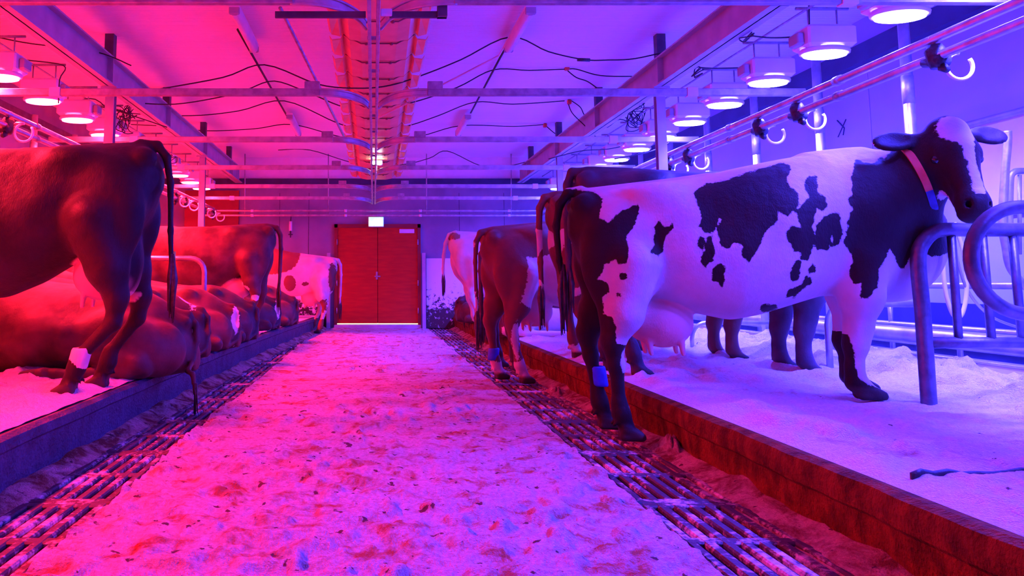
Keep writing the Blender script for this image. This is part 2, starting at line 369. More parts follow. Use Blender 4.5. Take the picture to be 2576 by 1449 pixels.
# small heap at the right kerb beside the nearest hoof
def heap(px, py, r, h, nm, lab, seed):
    c = atZ(px, py, .02); nu = 26; nv = 9; v = []
    for i in range(nv + 1):
        for k in range(nu):
            a = 2 * math.pi * k / nu; rr = r * i / nv * (1 + .25 * math.sin(3 * a + seed) + .12 * math.sin(7 * a))
            z = h * (math.cos(math.pi * i / nv) * .5 + .5) * (1 + .3 * math.sin(5 * a + i) * (i > 0))
            v.append((c[0] + rr * math.cos(a) * .8, c[1] + rr * math.sin(a) * 1.5, -.01 + z + .006 * random.random()))
    f = [(i * nu + k, (i + 1) * nu + k, (i + 1) * nu + (k + 1) % nu, i * nu + (k + 1) % nu) for i in range(nv) for k in range(nu)]
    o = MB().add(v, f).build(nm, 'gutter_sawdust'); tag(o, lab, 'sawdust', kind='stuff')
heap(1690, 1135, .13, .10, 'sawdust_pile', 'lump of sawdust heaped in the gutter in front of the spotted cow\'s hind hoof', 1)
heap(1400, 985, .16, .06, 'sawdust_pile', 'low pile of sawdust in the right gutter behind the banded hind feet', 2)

# grates
def make_grate():
    mb = MB(); nb = 7; w = .49; L = 1.0
    for k in range(nb):
        x = -w / 2 + w * (k + .5) / nb; hw = .021 + .003 * random.random()
        mb.box((x - hw, 0.02, -.055), (x + hw, L - .02, .004), .007)
    for y in (0.0, .47, .94): mb.box((-w / 2, y, -.06), (w / 2, y + .06, .002), .006)
    return mb.build('floor_grate', 'grate', origin=(0, 0, 0))
gr = None
for sd, side in ((1, 'right'), (-1, 'left')):
    k = 0; y = 1.5
    while y < 16.0:
        if gr is None: gr = make_grate(); g = gr
        else: g = copy_tree(gr)
        g.location = (sd * 1.44, y, 0)
        if sd < 0:
            g.location.x = max(-1.44, -1.44) ; 
        g.rotation_euler.z = 0 if k % 2 == 0 else 0
        tag(g, 'slatted floor grate strewn with muck in the row along the %s side of the walkway' % side, 'floor grate', 'slatted grates along the %s side of the walkway' % side)
        y += 1.0; k += 1
# edge of the rubber mat with a curled corner on the right bed
V = []; nx = 40
for i in range(nx + 1):
    x = 1.92 + 2.2 * i / nx; cu = max(0, 1 - i / 6) ** 2; y = 2.78 - .05 * cu + .008 * math.sin(i * .9); z = float(heapR(np.array([[x]]), np.array([[y]]))[0, 0]) + .007 + .016 * cu
    V += [(x, y - .012, z - .01), (x, y - .008, z), (x, y, z), (x, y, z - .06), (x, y - .012, z - .06)]
f = [(5 * i + j, 5 * i + (j + 1) % 5, 5 * i + 5 + (j + 1) % 5, 5 * i + 5 + j) for i in range(nx) for j in range(5)] + [(0, 4, 3, 2, 1), tuple(5 * nx + k for k in range(5))]
o = MB().add(V, f).build('stall_mat', 'black_rubber'); tag(o, 'black edge of a rubber stall mat with a curled corner, right foreground', 'mat')

# walls
struct(MB().box((XL - .2, YB, -.3), (-.86, YB + .2, CZ)).box((1.04, YB, -.3), (XR + .2, YB + .2, CZ)).box((-.86, YB, 2.30), (1.04, YB + .2, CZ)).box((-.86, YB, -.3), (1.04, YB + .2, .0)), 'wall_back', 'wall_grey')
struct(MB().box((XR, Y0, -.3), (XR + .2, YB, CZ)), 'wall_right', 'wall_paint')
struct(MB().box((XL - .2, Y0, -.3), (XL, YB, CZ)), 'wall_left', 'wall_grey')
struct(MB().box((XL, Y0 - .2, -.3), (XR, Y0, CZ)), 'wall_front', 'wall_dark')
struct(MB().box((XL - .2, Y0 - .2, CZ), (XR + .2, YB + .2, CZ + .1)), 'ceiling', 'ceiling_sheet')
struct(MB().box((XR - .02, Y0, -.1), (XR - .001, YB, .82)), 'trim_1', 'navy')           # dark lower wall on the right
struct(MB().box((XR - .10, Y0, 3.30), (XR - .001, YB, 3.50)), 'trim_2', 'navy')
struct(MB().box((XL, Y0, 3.25), (XL + .10, YB, 3.45)), 'trim_3', 'dark_paint')
p = atY(600, 449, YB - .12); q = atY(600, 463, YB - .12)
struct(MB().box((XL, YB - .12, q[2]), (XR, YB - .001, p[2])), 'trim_4', 'navy')          # navy beam across the back wall
for k, y in enumerate((7.6, 9.9, 12.2, 14.5, 5.3)):
    struct(MB().box((XR - .006, y, .82), (XR - .001, y + .012, 3.3)), 'trim_%d' % (5 + k), 'grey_paint')
for k, x in enumerate((-2.1, -1.45, 1.9, 2.9)):
    struct(MB().box((x, YB - .005, .2), (x + .012, YB - .001, 3.0)), 'trim_%d' % (10 + k), 'dark_paint')
struct(MB().box((XL, YB - .03, p[2]), (XR, YB - .001, CZ)), 'trim_16', 'white_plastic')   # pale sheet above the navy beam
# splattered wall boards by the door
xa = atY(1060, 700, YB - .05)[0]; xb = 2.9
t_ = atY(1100, 650, YB - .05)[2]
struct(MB().box((1.16, YB - .06, .02), (xb, YB - .001, t_)), 'trim_14', 'splattered_board')
struct(MB().box((-2.9, YB - .06, .02), (-.98, YB - .001, t_)), 'trim_15', 'splattered_board')
struct(MB().box((-4.2, YB - .05, BZ), (-3.0, YB - .001, 3.05)), 'door_2', 'red_wall')
# double door
d = struct(MB().box((-.80, YB - .03, .12), (.085, YB + .02, 2.22)).box((.095, YB - .03, .12), (.97, YB + .02, 2.22)), 'door_1', 'red_door')
MB().box((-.87, YB - .06, 0.0), (-.80, YB - .001, 2.30)).box((.97, YB - .06, 0.0), (1.04, YB - .001, 2.30)).box((-.87, YB - .06, 2.22), (1.04, YB - .001, 2.30)).build('door_frame', 'red_wall', d)
MB().box((.02, YB - .09, 1.13), (.15, YB - .03, 1.16), .008).tube([(.06, YB - .03, 1.145), (.06, YB - .08, 1.145)], .012).box((.05, YB - .045, 1.08), (.09, YB - .03, 1.25), .004).build('door_handle', 'steel', d)
MB().box((.57, YB - .05, 2.10), (.90, YB - .03, 2.19), .005).build('door_sign', 'white_plastic', d)
for x in (-.81, .975):
    for z in (.4, 1.0, 1.9): MB().tube([(x, YB - .07, z - .06), (x, YB - .07, z + .06)], .014).build('hinge', 'steel', d)
MB().box((-.80, YB - .02, .10), (.97, YB + .0, .125)).build('light_gap', 'threshold_glow', d, label='yellow light showing under the door')
MB().box((-.87, YB - .10, -.02), (1.04, YB - .001, .09), .01).build('door_sill', 'concrete', d)
for x, lab in ((-.99, 'narrow steel post standing left of the red double door'), (1.10, 'narrow steel post standing right of the red double door')):
    tag(MB().box((x - .04, YB - .16, 0), (x + .04, YB - .08, 1.66), .006).build('door_post', 'grey_paint'), lab, 'post')
# exit sign
c = atY(946, 558, YB - .2)
s_ = empty('exit_sign', c, 'lit green and white emergency exit sign above the red double door', 'exit sign')
MB().box((c[0] - .17, YB - .22, c[2] - .11), (c[0] + .17, YB - .001, c[2] + .11), .01).build('sign_case', 'white_plastic', s_)
MB().box((c[0] - .16, YB - .226, c[2] - .10), (c[0] + .16, YB - .22, c[2] + .10)).build('sign_panel', 'exit_green', s_)
pf = MB(); yy = YB - .232
pf.box((c[0] + .03, yy, c[2] - .07), (c[0] + .13, yy + .005, c[2] + .07))                     # doorway
pf.box((c[0] - .035, yy, c[2] + .035), (c[0] - .010, yy + .005, c[2] + .062))
pf.add([(c[0] - .06, yy, c[2] + .03), (c[0] - .01, yy, c[2] + .03), (c[0] + .00, yy, c[2] - .01), (c[0] - .04, yy, c[2] - .02)], [(0, 3, 2, 1)], False)
for a, b in (((-.04, -.02), (-.08, -.07)), ((-.02, -.02), (.01, -.045)), ((.01, -.045), (-.01, -.08)), ((-.02, .02), (.02, .0)), ((-.05, .02), (-.09, .0))):
    pf.tube([(c[0] + a[0], yy + .003, c[2] + a[1]), (c[0] + b[0], yy + .003, c[2] + b[1])], .008, 6)
pf.box((c[0] - .15, yy, c[2] - .01), (c[0] - .10, yy + .005, c[2] + .01))
pf.build('pictogram', 'exit_white', s_)
# emergency light on the rail
YE = 11.9; c = atY(947, 410, YE)
s_ = empty('emergency_light', c, 'small bright white emergency light under the far end of the orange roof trough', 'emergency light')
MB().box((c[0] - .10, YE, c[2] - .03), (c[0] + .10, YE + .08, c[2] + .05), .01).tube([(c[0], YE + .04, c[2] - .02), (c[0], YE + .04, 2.70)], .01, 6).build('light_case', 'white_plastic', s_)
MB().ell((c[0] - .045, YE, c[2]), (.03, .025, .025)).ell((c[0] + .05, YE, c[2] - .01), (.03, .025, .025)).build('led_eye', 'white_led', s_)
c = atY(731, 575, YB - .1)
s_ = empty('wall_dispenser', c, 'slim dispenser tube hanging on the back wall left of the door', 'dispenser')
MB().tube([(c[0], YB - .1, c[2] + .16), (c[0], YB - .1, c[2] - .05)], .035, 12).build('cylinder', 'white_plastic', s_)
MB().tube([(c[0], YB - .1, c[2] - .05), (c[0], YB - .1, c[2] - .20)], [.02, .012], 8).tube([(c[0] - .05, YB - .1, c[2] - .13), (c[0] + .05, YB - .1, c[2] - .13)], .012).tube([(c[0], YB - .1, c[2] + .16), (c[0], YB - .02, c[2] + .3)], .012).build('nozzle', 'black_rubber', s_)

# ------------------------------------------------------------------ roof steel
def ibeam(x, lab, nm='roof_beam'):
    z0 = 3.2; h = .32; w = .075; y0, y1 = Y0 + .1, YB - .2
    mb = MB().box((x - w, y0, z0), (x + w, y1, z0 + .018)).box((x - w, y0, z0 + h - .018), (x + w, y1, z0 + h)).box((x - .008, y0, z0), (x + .008, y1, z0 + h))
    for y in np.arange(1.0, y1, 2.35): mb.box((x - w, y, z0), (x + w, y + .01, z0 + h))
    tag(mb.build(nm, 'grey_paint'), lab, 'beam')
ibeam(3.24, 'long steel I-beam running under the ceiling beside the right row of lamps')
ibeam(-2.98, 'long steel I-beam running under the ceiling beside the left row of lamps')
for x, sd in ((3.24, 'right'), (-2.98, 'left')):
    for y, nm in ((3.6, 'out past the near edge of'), (8.22, 'nearest to the viewer along'), (12.75, 'farther away along')):
        if y < 5: continue
        mb = MB().box((x - .05, y - .045, -.0), (x + .05, y - .035, 3.2)).box((x - .05, y + .035, -.0), (x + .05, y + .045, 3.2)).box((x - .005, y - .04, 0), (x + .005, y + .04, 3.2)).box((x - .09, y - .09, 3.18), (x + .09, y + .09, 3.2))
        tag(mb.build('steel_column', 'grey_paint'), 'steel column holding the %s roof beam, %s the beam' % (sd, nm), 'column')
# blocks between beam and roof
for x, sd in ((3.24, 'right'), (-2.98, 'left')):
    for y in (5.9, 8.1, 10.4, 12.7, 15.0):
        tag(MB().box((x - .05, y, 3.52), (x + .05, y + .1, CZ)).build('beam_bracket', 'dark_paint'), 'short dark bracket fixing the %s roof beam to the ceiling' % sd, 'bracket', 'brackets above the %s roof beam' % sd)

# centre rail
rl = empty('centre_rail', (0, 9, 2.66), 'double steel track running along the middle of the barn above the walkway', 'rail')
for dx in (-.028, .028):
    MB().box((dx - .012, 3.0, 2.62), (dx + .012, 15.2, 2.70), .003).build('track', 'dull_steel', rl)
for k, y in enumerate(np.arange(3.4, 15.2, .8)):
    MB().box((-.045, y, 2.69), (.045, y + .03, 2.71)).build('spacer', 'dull_steel', rl)
barY = (4.45, 6.72, 8.98, 11.2, 13.4, 15.3); zb = 2.76
ordn = ('nearest, at the top edge of the view', 'second nearest', 'third from the viewer', 'fourth from the viewer', 'fifth from the viewer', 'farthest, close to the back wall')
for i, y in enumerate(barY):
    for sd, side in ((-1, 'left'), (1, 'right')):
        b = empty('cross_bar', (sd * 2.3, y, zb), '%s half of the overhead cross bar %s' % (side, ordn[i]), 'cross bar')
        MB().box((min(sd * .50, sd * 4.0), y - .025, zb - .034), (max(sd * .50, sd * 4.0), y + .025, zb + .034), .005).build('bar', 'steel' if i > 1 else 'dull_steel', b)
        MB().box((min(sd * .50, sd * .64), y - .03, zb + .02), (max(sd * .50, sd * .64), y + .03, zb + .10), .004).build('bracket', 'dull_steel', b)
        MB().box((min(sd * 2.9, sd * 3.0), y - .035, zb - .044), (max(sd * 2.9, sd * 3.0), y + .035, zb + .044), .004).build('sleeve', 'white_plastic', b)
        pts = [(sd * .52, y, zb), (sd * .36, y + .01, zb - .003), (sd * .22, y + .08, zb - .01), (sd * .11, y + .22, zb - .02), (sd * .05, y + .38, zb - .03)]
        sp = smooth_path(pts, 6); mb = MB()
        for q_ in (-.03, .03):
            mb.tube([(p_.x, p_.y, p_.z + q_) for p_ in sp], .011, 6)
        V = []; 
        for p_ in sp: V += [(p_.x, p_.y, p_.z - .03), (p_.x, p_.y, p_.z + .03)]
        mb.add(V, [(2 * k_, 2 * k_ + 2, 2 * k_ + 3, 2 * k_ + 1) for k_ in range(len(sp) - 1)], True)
        mb.build('curved_switch', 'steel', b)
# perforated angle pieces on the first bar
mb = MB().box((-.62, 4.50, 2.66), (-.05, 4.52, 2.70)); tag(mb.build('perforated_bracket', 'dark_paint'), 'perforated steel angle hanging under the nearest cross bar, left of the track', 'bracket')
mb = MB().box((.10, 4.50, 2.66), (.46, 4.52, 2.70)).box((.40, 4.47, 2.66), (.46, 4.53, 2.76)); tag(mb.build('perforated_bracket', 'dark_paint'), 'perforated steel angle hanging under the nearest cross bar, right of the track', 'bracket')
c = atY(972, 36, 4.5); tag(MB().box((c[0] - .035, 4.45, c[2] - .015), (c[0] + .035, 4.5, c[2] + .02), .004).build('switch_box', 'white_plastic'), 'tiny white box right of the track at the nearest cross bar', 'switch')
# long diagonal rods
a = atZ(705, 20, 3.2); b = atZ(866, 345, 2.95)
tag(MB().tube([a, b], .016, 8).build('stay_rod', 'dull_steel'), 'thin dark steel rod slanting down toward the track left of the roof trough', 'rod')
a = atZ(1300, 60, 3.72); a2 = atZ(1255, 140, 3.70); b = atZ(945, 300, 3.05)
tag(MB().tube([a, a2, b], .013, 8).build('conduit', 'white_plastic'), 'thin pale conduit slanting from the right ceiling light down to the track', 'conduit')
# suspension rods near the back wall
for px, side in ((616, 'farthest left'), (826, 'left of the trough'), (1073, 'just right of the trough'), (1286, 'farthest right')):
    t = atY(px, 400, 15.9); bt = atY(px, 538, 15.9)
    tag(MB().tube([(t[0], 15.9, CZ), (bt[0], 15.9, bt[2])], .012, 6).build('suspension_rod', 'steel'), 'thin rod hanging from ceiling to far pipes, %s of the four' % side, 'rod')

# orange roof trough: panels with flaps
tr = empty('roof_trough', (0.05, 11.4, 3.3), 'long orange segmented trough hanging from the ceiling above the centre track', 'roof trough')
NP = 15; ya, yb_ = 5.85, 13.6; TS = .85
def trz(y): return 3.33 - (y - 6.2) / 7.3 * .42
for k in range(NP):
    y0 = ya + (yb_ - ya) * k / NP; y1 = ya + (yb_ - ya) * (k + 1) / NP - .025
    z0, z1 = trz(y0), trz(y1); c0 = .05; V = []
    xs = [(-.36, .10), (-.28, .02), (-.17, 0), (.17, 0), (.28, .02), (.36, .10)]
    for (y, z) in ((y0, z0), (y1, z1)):
        for x, dz in xs: V.append((c0 + x, y, z + dz))
    for (y, z) in ((y0, z0), (y1, z1)):
        for x, dz in xs: V.append((c0 + x, y, z + dz + .012))
    f = []
    for i in range(5): f += [(i, i + 1, i + 7, i + 6), (12 + i, 18 + i, 19 + i, 13 + i), (i, 12 + i, 13 + i, i + 1), (6 + i, 7 + i, 19 + i, 18 + i)]
    f += [(0, 6, 18, 12), (5, 17, 23, 11)]
    MB().add(V, f, False).build('panel', 'orange_sheet', tr)
    e = MB().tube([(c0 - .34, y0, z0 + .08), (c0 - .17, y0, z0 - .01), (c0 + .17, y0, z0 - .01), (c0 + .34, y0, z0 + .08)], .007, 6)
    for x in (-.12, .12): e.ell((c0 + x, y0, z0 - .014), (.02, .02, .014), 8, 4)
    e.build('seam', 'orange_edge', tr)
    for sd in (-1, 1):
        L = y1 - y0; V = []
        for j in range(2):
            yy = y0 + L * (.05 + .9 * j)
            zz = trz(yy)
            for x, dz in ((.34, .09), (.37, .04), (.45, .03 + .03 * j), (.475, .07 + .03 * j)): V.append((c0 + sd * x, yy, zz + dz))
        for j in range(2):
            yy = y0 + L * (.05 + .9 * j); zz = trz(yy)
            for x, dz in ((.34, .09), (.37, .04), (.45, .03 + .03 * j), (.475, .07 + .03 * j)): V.append((c0 + sd * x, yy, zz + dz + .010))
        f = []
        for i in range(3): f += [(i, i + 1, i + 5, i + 4), (8 + i, 12 + i, 13 + i, 9 + i), (i, 8 + i, 9 + i, i + 1), (4 + i, 5 + i, 13 + i, 12 + i)]
        f += [(3, 11, 15, 7), (0, 4, 12, 8)]
        MB().add(V, f, False).build('flap', 'orange_sheet', tr)
for y in (7.5, 10.2, 12.9):
    MB().tube([(.05, y, trz(y)), (.05, y, CZ)], .012, 6).build('hanger', 'dull_steel', tr)

# fluorescent fittings (switched off)
fl = (((592, 20), (612, 72), 3.7, 'pale unlit tube light on the ceiling at the top left, nearest the viewer'),
      ((731, 290), (748, 335), 3.7, 'pale unlit tube light on the ceiling, farther away left of the trough'),
      ((1345, 20), (1298, 72), 3.7, 'pale unlit tube light on the ceiling at the top right, nearest the viewer'),
      ((1180, 290), (1150, 335), 3.7, 'pale unlit tube light on the ceiling, farther away right of the trough'))
for a, b, z, lab in fl:
    A = atZ(*a, z); B = atZ(*b, z); x = (A[0] + B[0]) / 2; y0, y1 = A[1], max(B[1], A[1] + 1.25)
    f_ = empty('tube_light', (x, (y0 + y1) / 2, 3.64), lab, 'ceiling light')
    MB().box((x - .055, y0, 3.70), (x + .055, y1, 3.74), .01).build('light_base', 'white_plastic', f_)
    pr = [(-.05, 3.71), (-.045, 3.66), (-.02, 3.635), (.02, 3.635), (.045, 3.66), (.05, 3.71)]
    V = [(x + dx, yy, zz) for yy in (y0 + .03, y1 - .03) for dx, zz in pr]
    MB().add(V, [(i, i + 1, i + 7, i + 6) for i in range(5)] + [(0, 1, 2, 3, 4, 5), (11, 10, 9, 8, 7, 6)], True).build('diffuser', 'white_plastic', f_)
    MB().box((x - .052, y0, 3.64), (x + .052, y0 + .04, 3.72), .01).box((x - .052, y1 - .04, 3.64), (x + .052, y1, 3.72), .01).build('end_cap', 'grey_paint', f_)

# ------------------------------------------------------------------ lamps
def make_lamp(mat, nm):
    o = bpy.data.objects.new(nm, None); C.objects.link(o); o['_org'] = [0, 0, 0]
    # drum-and-box body
    MB().box((-.20, -.13, .035), (.20, .13, .22), .025).build('housing', 'white_plastic', o)
    MB().box((-.26, -.07, .06), (-.20, .07, .17), .015).build('gear_box', 'grey_paint', o)
    v = []; nu = 24
    for (r, z) in ((.190, .04), (.205, .02), (.20, .0), (.175, .0)):
        for k in range(nu): a = 2 * math.pi * k / nu; v.append((r * math.cos(a), r * .68 * math.sin(a), z))
    f = [(i * nu + k, (i + 1) * nu + k, (i + 1) * nu + (k + 1) % nu, i * nu + (k + 1) % nu) for i in range(3) for k in range(nu)]
    MB().add(v, f).build('rim', 'white_plastic', o)
    v = [(.172 * math.cos(2 * math.pi * k / nu), .117 * math.sin(2 * math.pi * k / nu), .002) for k in range(nu)]
    f0 = [(k, nu + k, nu + (k + 1) % nu, (k + 1) % nu)[::-1] for k in range(nu)]
    for i in range(5):
        t = i / 4; 
        for k in range(nu): a = 2 * math.pi * k / nu; v.append((.172 * math.cos(t * 1.57) * math.cos(a) if i < 4 else 0.0, .117 * math.cos(t * 1.57) * math.sin(a) if i < 4 else 0.0, -.016 - .010 * math.sin(t * 1.57)))
    f = [((i + 1) * nu + (k + 1) % nu, (i + 2) * nu + (k + 1) % nu, (i + 2) * nu + k, (i + 1) * nu + k) for i in range(3) for k in range(nu)]
    f += [(4 * nu + (k + 1) % nu, 5 * nu, 4 * nu + k) for k in range(nu)] + f0
    MB().add(v, f).build('lens', mat, o)
    MB().tube([(-.12, 0, .22), (-.12, 0, .38)], .008, 6).tube([(.12, 0, .22), (.12, 0, .38)], .008, 6).tube([(-.22, 0, .39), (.22, 0, .39)], .014, 6).build('hanger', 'dull_steel', o)
    return o
lr = make_lamp('blue_lamp', 'barn_lamp'); ll = make_lamp('red_lamp', 'barn_lamp')
namesR = {0: 'largest violet-white lamp, in front of the thick pole at the top right', 1: 'violet-white lamp second from the right-hand top corner', 2: 'violet-white lamp third from the right-hand top corner',
          3: 'violet-white lamp fourth from the right-hand top corner', 4: 'violet-white lamp fifth from the right-hand top corner'}
def beam(root, col, w):
    L = bpy.data.lights.new('lamp_beam', 'SPOT'); L.color = col; L.energy = w; L.spot_size = R(142); L.spot_blend = .72; L.shadow_soft_size = .10
    o = bpy.data.objects.new('lamp_beam', L); C.objects.link(o); o.parent = root; o.location = (0, 0, -.05)
beam(lr, BLUE_C, BLUE_W); beam(ll, RED_C, RED_W)
yR = [5.12 + .885 * k for k in range(12)]; yL = [6.71 + .90 * k for k in range(10)]
for k in range(12):
    lab = namesR.get(k, 'small distant violet-white lamp in the right row, number %d counted toward the back wall' % (k + 1))
    c_ = lr if k == 0 else copy_tree(lr); c_.location = (3.76, yR[k], 2.90); tag(c_, lab, 'lamp', 'violet lamps above the right row of cows')
for y in (4.235, 3.35, 2.465, 1.58):
    c_ = copy_tree(lr); c_.location = (3.76, y, 2.90); tag(c_, 'violet-white lamp beyond the right edge of the view', 'lamp', 'violet lamps beyond the view')
namesL = {0: 'red-glowing lamp cut off by the left edge of the picture', 1: 'red-glowing lamp just above the long left cross bar', 2: 'red-glowing lamp just below the long left cross bar', 3: 'red-glowing lamp behind the left steel column'}
for k in range(10):
    lab = namesL.get(k, 'small distant red-glowing lamp in the left row, number %d counted toward the back wall' % (k + 1))
    c_ = ll if k == 0 else copy_tree(ll); c_.location = (-3.47, yL[k], 2.90); c_.rotation_euler.z = math.pi; tag(c_, lab, 'lamp', 'red lamps above the left row of cows')
for y in (5.81, 4.91, 4.01, 3.11, 2.21):
    c_ = copy_tree(ll); c_.location = (-3.47, y, 2.90); tag(c_, 'red-glowing lamp beyond the left edge of the view', 'lamp', 'red lamps beyond the view')
for x, sd in ((3.76, 'right'), (-3.47, 'left')):
    tag(MB().tube([(x - .12, 1.2, 3.29), (x - .12, 15.8, 3.29)], .012, 6).build('lamp_rail', 'dull_steel'), 'thin steel rail from which the %s row of lamps hangs' % sd, 'rail')

# ------------------------------------------------------------------ milk and vacuum pipes
def pipe(x, z, r, lab, mat='steel', joints=True):
    e = empty('milk_pipe', (x, 8, z), lab, 'pipe')
    MB().tube([(x, 1.0, z), (x, 15.6, z)], r, 12).build('pipe', mat, e)
    for y in np.arange(2.1, 15.4, 1.75): MB().tube([(x, y - .035, z), (x, y + .035, z)], r + .008, 12).build('joint', 'dull_steel', e)
pipe(3.6, 2.56, .030, 'upper of the two long steel pipes above the right-hand cows'); pipe(3.6, 2.44, .030, 'lower of the two long steel pipes above the right-hand cows')
pipe(-3.4, 2.57, .026, 'upper of the two long steel pipes above the left-hand cows'); pipe(-3.4, 2.45, .026, 'lower of the two long steel pipes above the left-hand cows')
for z, nm in ((2.54, 'upper'), (2.44, 'lower')):
    e = empty('milk_pipe', (0, 15.75, z), '%s of the two thin pipes crossing in front of the back wall' % nm, 'pipe')
    MB().tube(smooth_path([(-3.4, 15.45, z), (-3.36, 15.68, z), (-3.2, 15.75, z), (3.3, 15.75, z), (3.55, 15.68, z), (3.6, 15.45, z)], 5), .022, 10).build('pipe', 'steel', e)
    for x in (-2.6, -.6, 1.0, 2.9): MB().tube([(x - .03, 15.75, z), (x + .03, 15.75, z)], .03, 10).build('joint', 'white_plastic', e)
def make_tap(sd):
    t = bpy.data.objects.new('milk_tap', None); C.objects.link(t); t['_org'] = [0, 0, 0]
    b = MB().tube([(0, -.02, -.06), (0, 0, .05), (0, .0, .09)], [.045, .06, .04], 12).tube([(0, -.07, -.03), (0, .09, .0)], [.05, .035], 12).tube([(0, -.05, -.07), (0, -.09, -.10)], [.03, .02], 8)
    b.build('tap_body', 'black_rubber', t)
    r_ = .085; pts = [(sd * (.15 + r_ * math.cos(a)), 0.0, -.05 + r_ * math.sin(a)) for a in [math.pi * (.5 + 1.7 * k / 22) for k in range(23)]]
    MB().tube(pts, .012, 8).build('hose_ring', 'white_plastic', t)
    MB().tube([(sd * .02, 0, .0), (sd * .08, 0, .04), (sd * .15, 0, .035)], .014, 8).build('spout', 'steel', t)
    MB().tube([(0, 0, .09), (0, 0, .14)], .014, 8).tube([(-.03, 0, .14), (.03, 0, .14)], .01, 6).build('valve', 'steel', t)
    return t
tp = make_tap(1)
yT = [3.6 * 1860 / (px - 940) for px in (2390, 2025, 1925, 1740, 1690)] + [10.4, 11.0, 12.5, 13.1]
nmT = ('largest black milking tap with a white ring, at the top right corner', 'black milking tap with a white ring left of the thick right pole', 'black milking tap with a white ring above the spotted cow\'s shoulder', 'small black milking tap above the spotted cow\'s flank, nearer of the pair', 'small black milking tap above the spotted cow\'s flank, farther of the pair')
for k, y in enumerate(yT):
    c_ = tp if k == 0 else copy_tree(tp); c_.location = (3.6, y, 2.43)
    tag(c_, nmT[k] if k < 5 else 'distant black milking tap on the right pipes, pair near the back', 'milking tap', 'milking taps on the right pipes')
tp2 = make_tap(1)
for k, (px) in enumerate((5, 440, 465, 512, 535)):
    y = 3.4 * 1860 / (940 - px); c_ = tp2 if k == 0 else copy_tree(tp2); c_.location = (-3.4, y, 2.44)
    lab = ('black milking tap cut by the left edge of the picture', 'black milking tap right of the big dark cow\'s tail, first of the far left group', 'black milking tap in the far left group, second from the big dark cow', 'black milking tap in the far left group, third from the big dark cow', 'black milking tap in the far left group, closest to the back wall')[k]
    tag(c_, lab, 'milking tap', 'milking taps on the left pipes')

# ------------------------------------------------------------------ stall posts and dividers
plR = ('thick steel pole rising behind the spotted cow\'s head', 'steel pole rising behind the spotted cow\'s withers', 'steel pole rising behind the spotted cow\'s back', 'shorter-looking steel pole above the brown cow\'s back')
for k in range(10):
    y = 5.69 + 1.16 * (k) ; x = 4.2
    if y > 15: break
    o = MB().tube([(x, y, BZ - .05), (x, y, 3.12)], .040, 12)
    lab = plR[k] if k < 4 else 'distant steel stall pole in the right row toward the back wall'
    e = empty('stall_pole', (x, y, BZ), lab, 'pole', 'stall poles along the right row'); o.build('pole', 'steel', e)
    MB().tube([(x, y - .0, 2.40), (x, y, 2.62)], .043, 10).build('clamp', 'dull_steel', e)
for k in range(9):
    y = 6.15 + 1.16 * k; x = -3.95
    if y > 15: break
    e = empty('stall_pole', (x, y, BZ), 'steel stall pole in the left row, %s' % ('left of the big dark cow\'s back' if k < 2 else 'seen past the lying cows'), 'pole', 'stall poles along the left row')
    MB().tube([(x, y, BZ - .05), (x, y, 2.95)], .035, 12).build('pole', 'steel', e)
    MB().tube([(x, y, 2.40), (x, y, 2.62)], .043, 10).build('clamp', 'dull_steel', e)
def u_divider(x0, x1, y, z1, z0, r, lab, mat='steel', rear=True, grp=None):
    e = empty('stall_divider', (x1, y, BZ), lab, 'stall divider', grp)
    s = 1 if x1 > x0 else -1
    cr = .16
    pts = [(x1, y, z1), (x0 + s * cr, y, z1)] + [(x0 + s * cr - s * cr * math.sin(a), y, z1 - cr + cr * math.cos(a)) for a in (.3, .6, .9, 1.2, 1.57)] + [(x0, y, z0)]
    MB().tube(pts, r, 10).build('bent_tube', mat, e); return e
# white bent tube under the spotted cow, and the one on the left
a = atZ(2090, 948, BZ); b = atY(2000, 765, a[1])
e = u_divider(a[0], 4.2, a[1], b[2] + .0, BZ - .02, .024, 'pale bent steel tube seen under the spotted cow between her front legs and belly', 'steel')
a2 = atZ(1742, 883, BZ); b2 = atY(1742, 812, a2[1])
u_divider(a2[0], 4.2, a2[1], b2[2], BZ - .02, .022, 'pale bent steel tube low behind the udder of the spotted cow')
bl = atY(514, 700, 8.55); bt = atY(400, 650, 8.55)
u_divider(bl[0], -3.95, 8.55, bt[2], BZ - .02, .030, 'bent red-lit steel tube rising behind the first lying cows on the left')
for y in (8.9, 11.1, 13.4):
    u_divider(3.0, 4.2, y, 1.15, BZ - .02, .025, 'distant bent stall divider among the right-hand cows', grp='far right stall dividers')
for y in (10.9, 13.2):
    u_divider(-2.9, -3.95, y, 1.0, BZ - .02, .025, 'distant bent stall divider among the lying cows on the left', grp='far left stall dividers')
# barred gate at the right edge
P0 = atZ(2338, 1030, BZ); Yg = P0[1]; g_ = empty('barred_gate', (P0[0], Yg, BZ), 'dark tubular gate with vertical bars at the right edge in front of the spotted cow', 'gate')
def gp(px, py): return atY(px, py, Yg)
MB().tube(smooth_path([(gp(2338, 1030)[0], Yg, BZ - .03), gp(2322, 800), gp(2310, 660), gp(2322, 610), gp(2360, 580), gp(2430, 578)], 6) + [Vector((3.95, Yg, gp(2430, 578)[2]))], .040, 12).build('gate_frame', 'gate_steel', g_)
zr = gp(2400, 862)[2]; MB().tube([(gp(2322, 862)[0], Yg, zr), (3.95, Yg, zr)], .032, 10).build('lower_rail', 'gate_steel', g_)
for px0, px1 in ((2392, 2412), (2470, 2495), (2545, 2572), (2625, 2655)):
    MB().tube([gp(px0, 580), gp(px1, 862)], .022, 8).build('bar', 'gate_steel', g_)
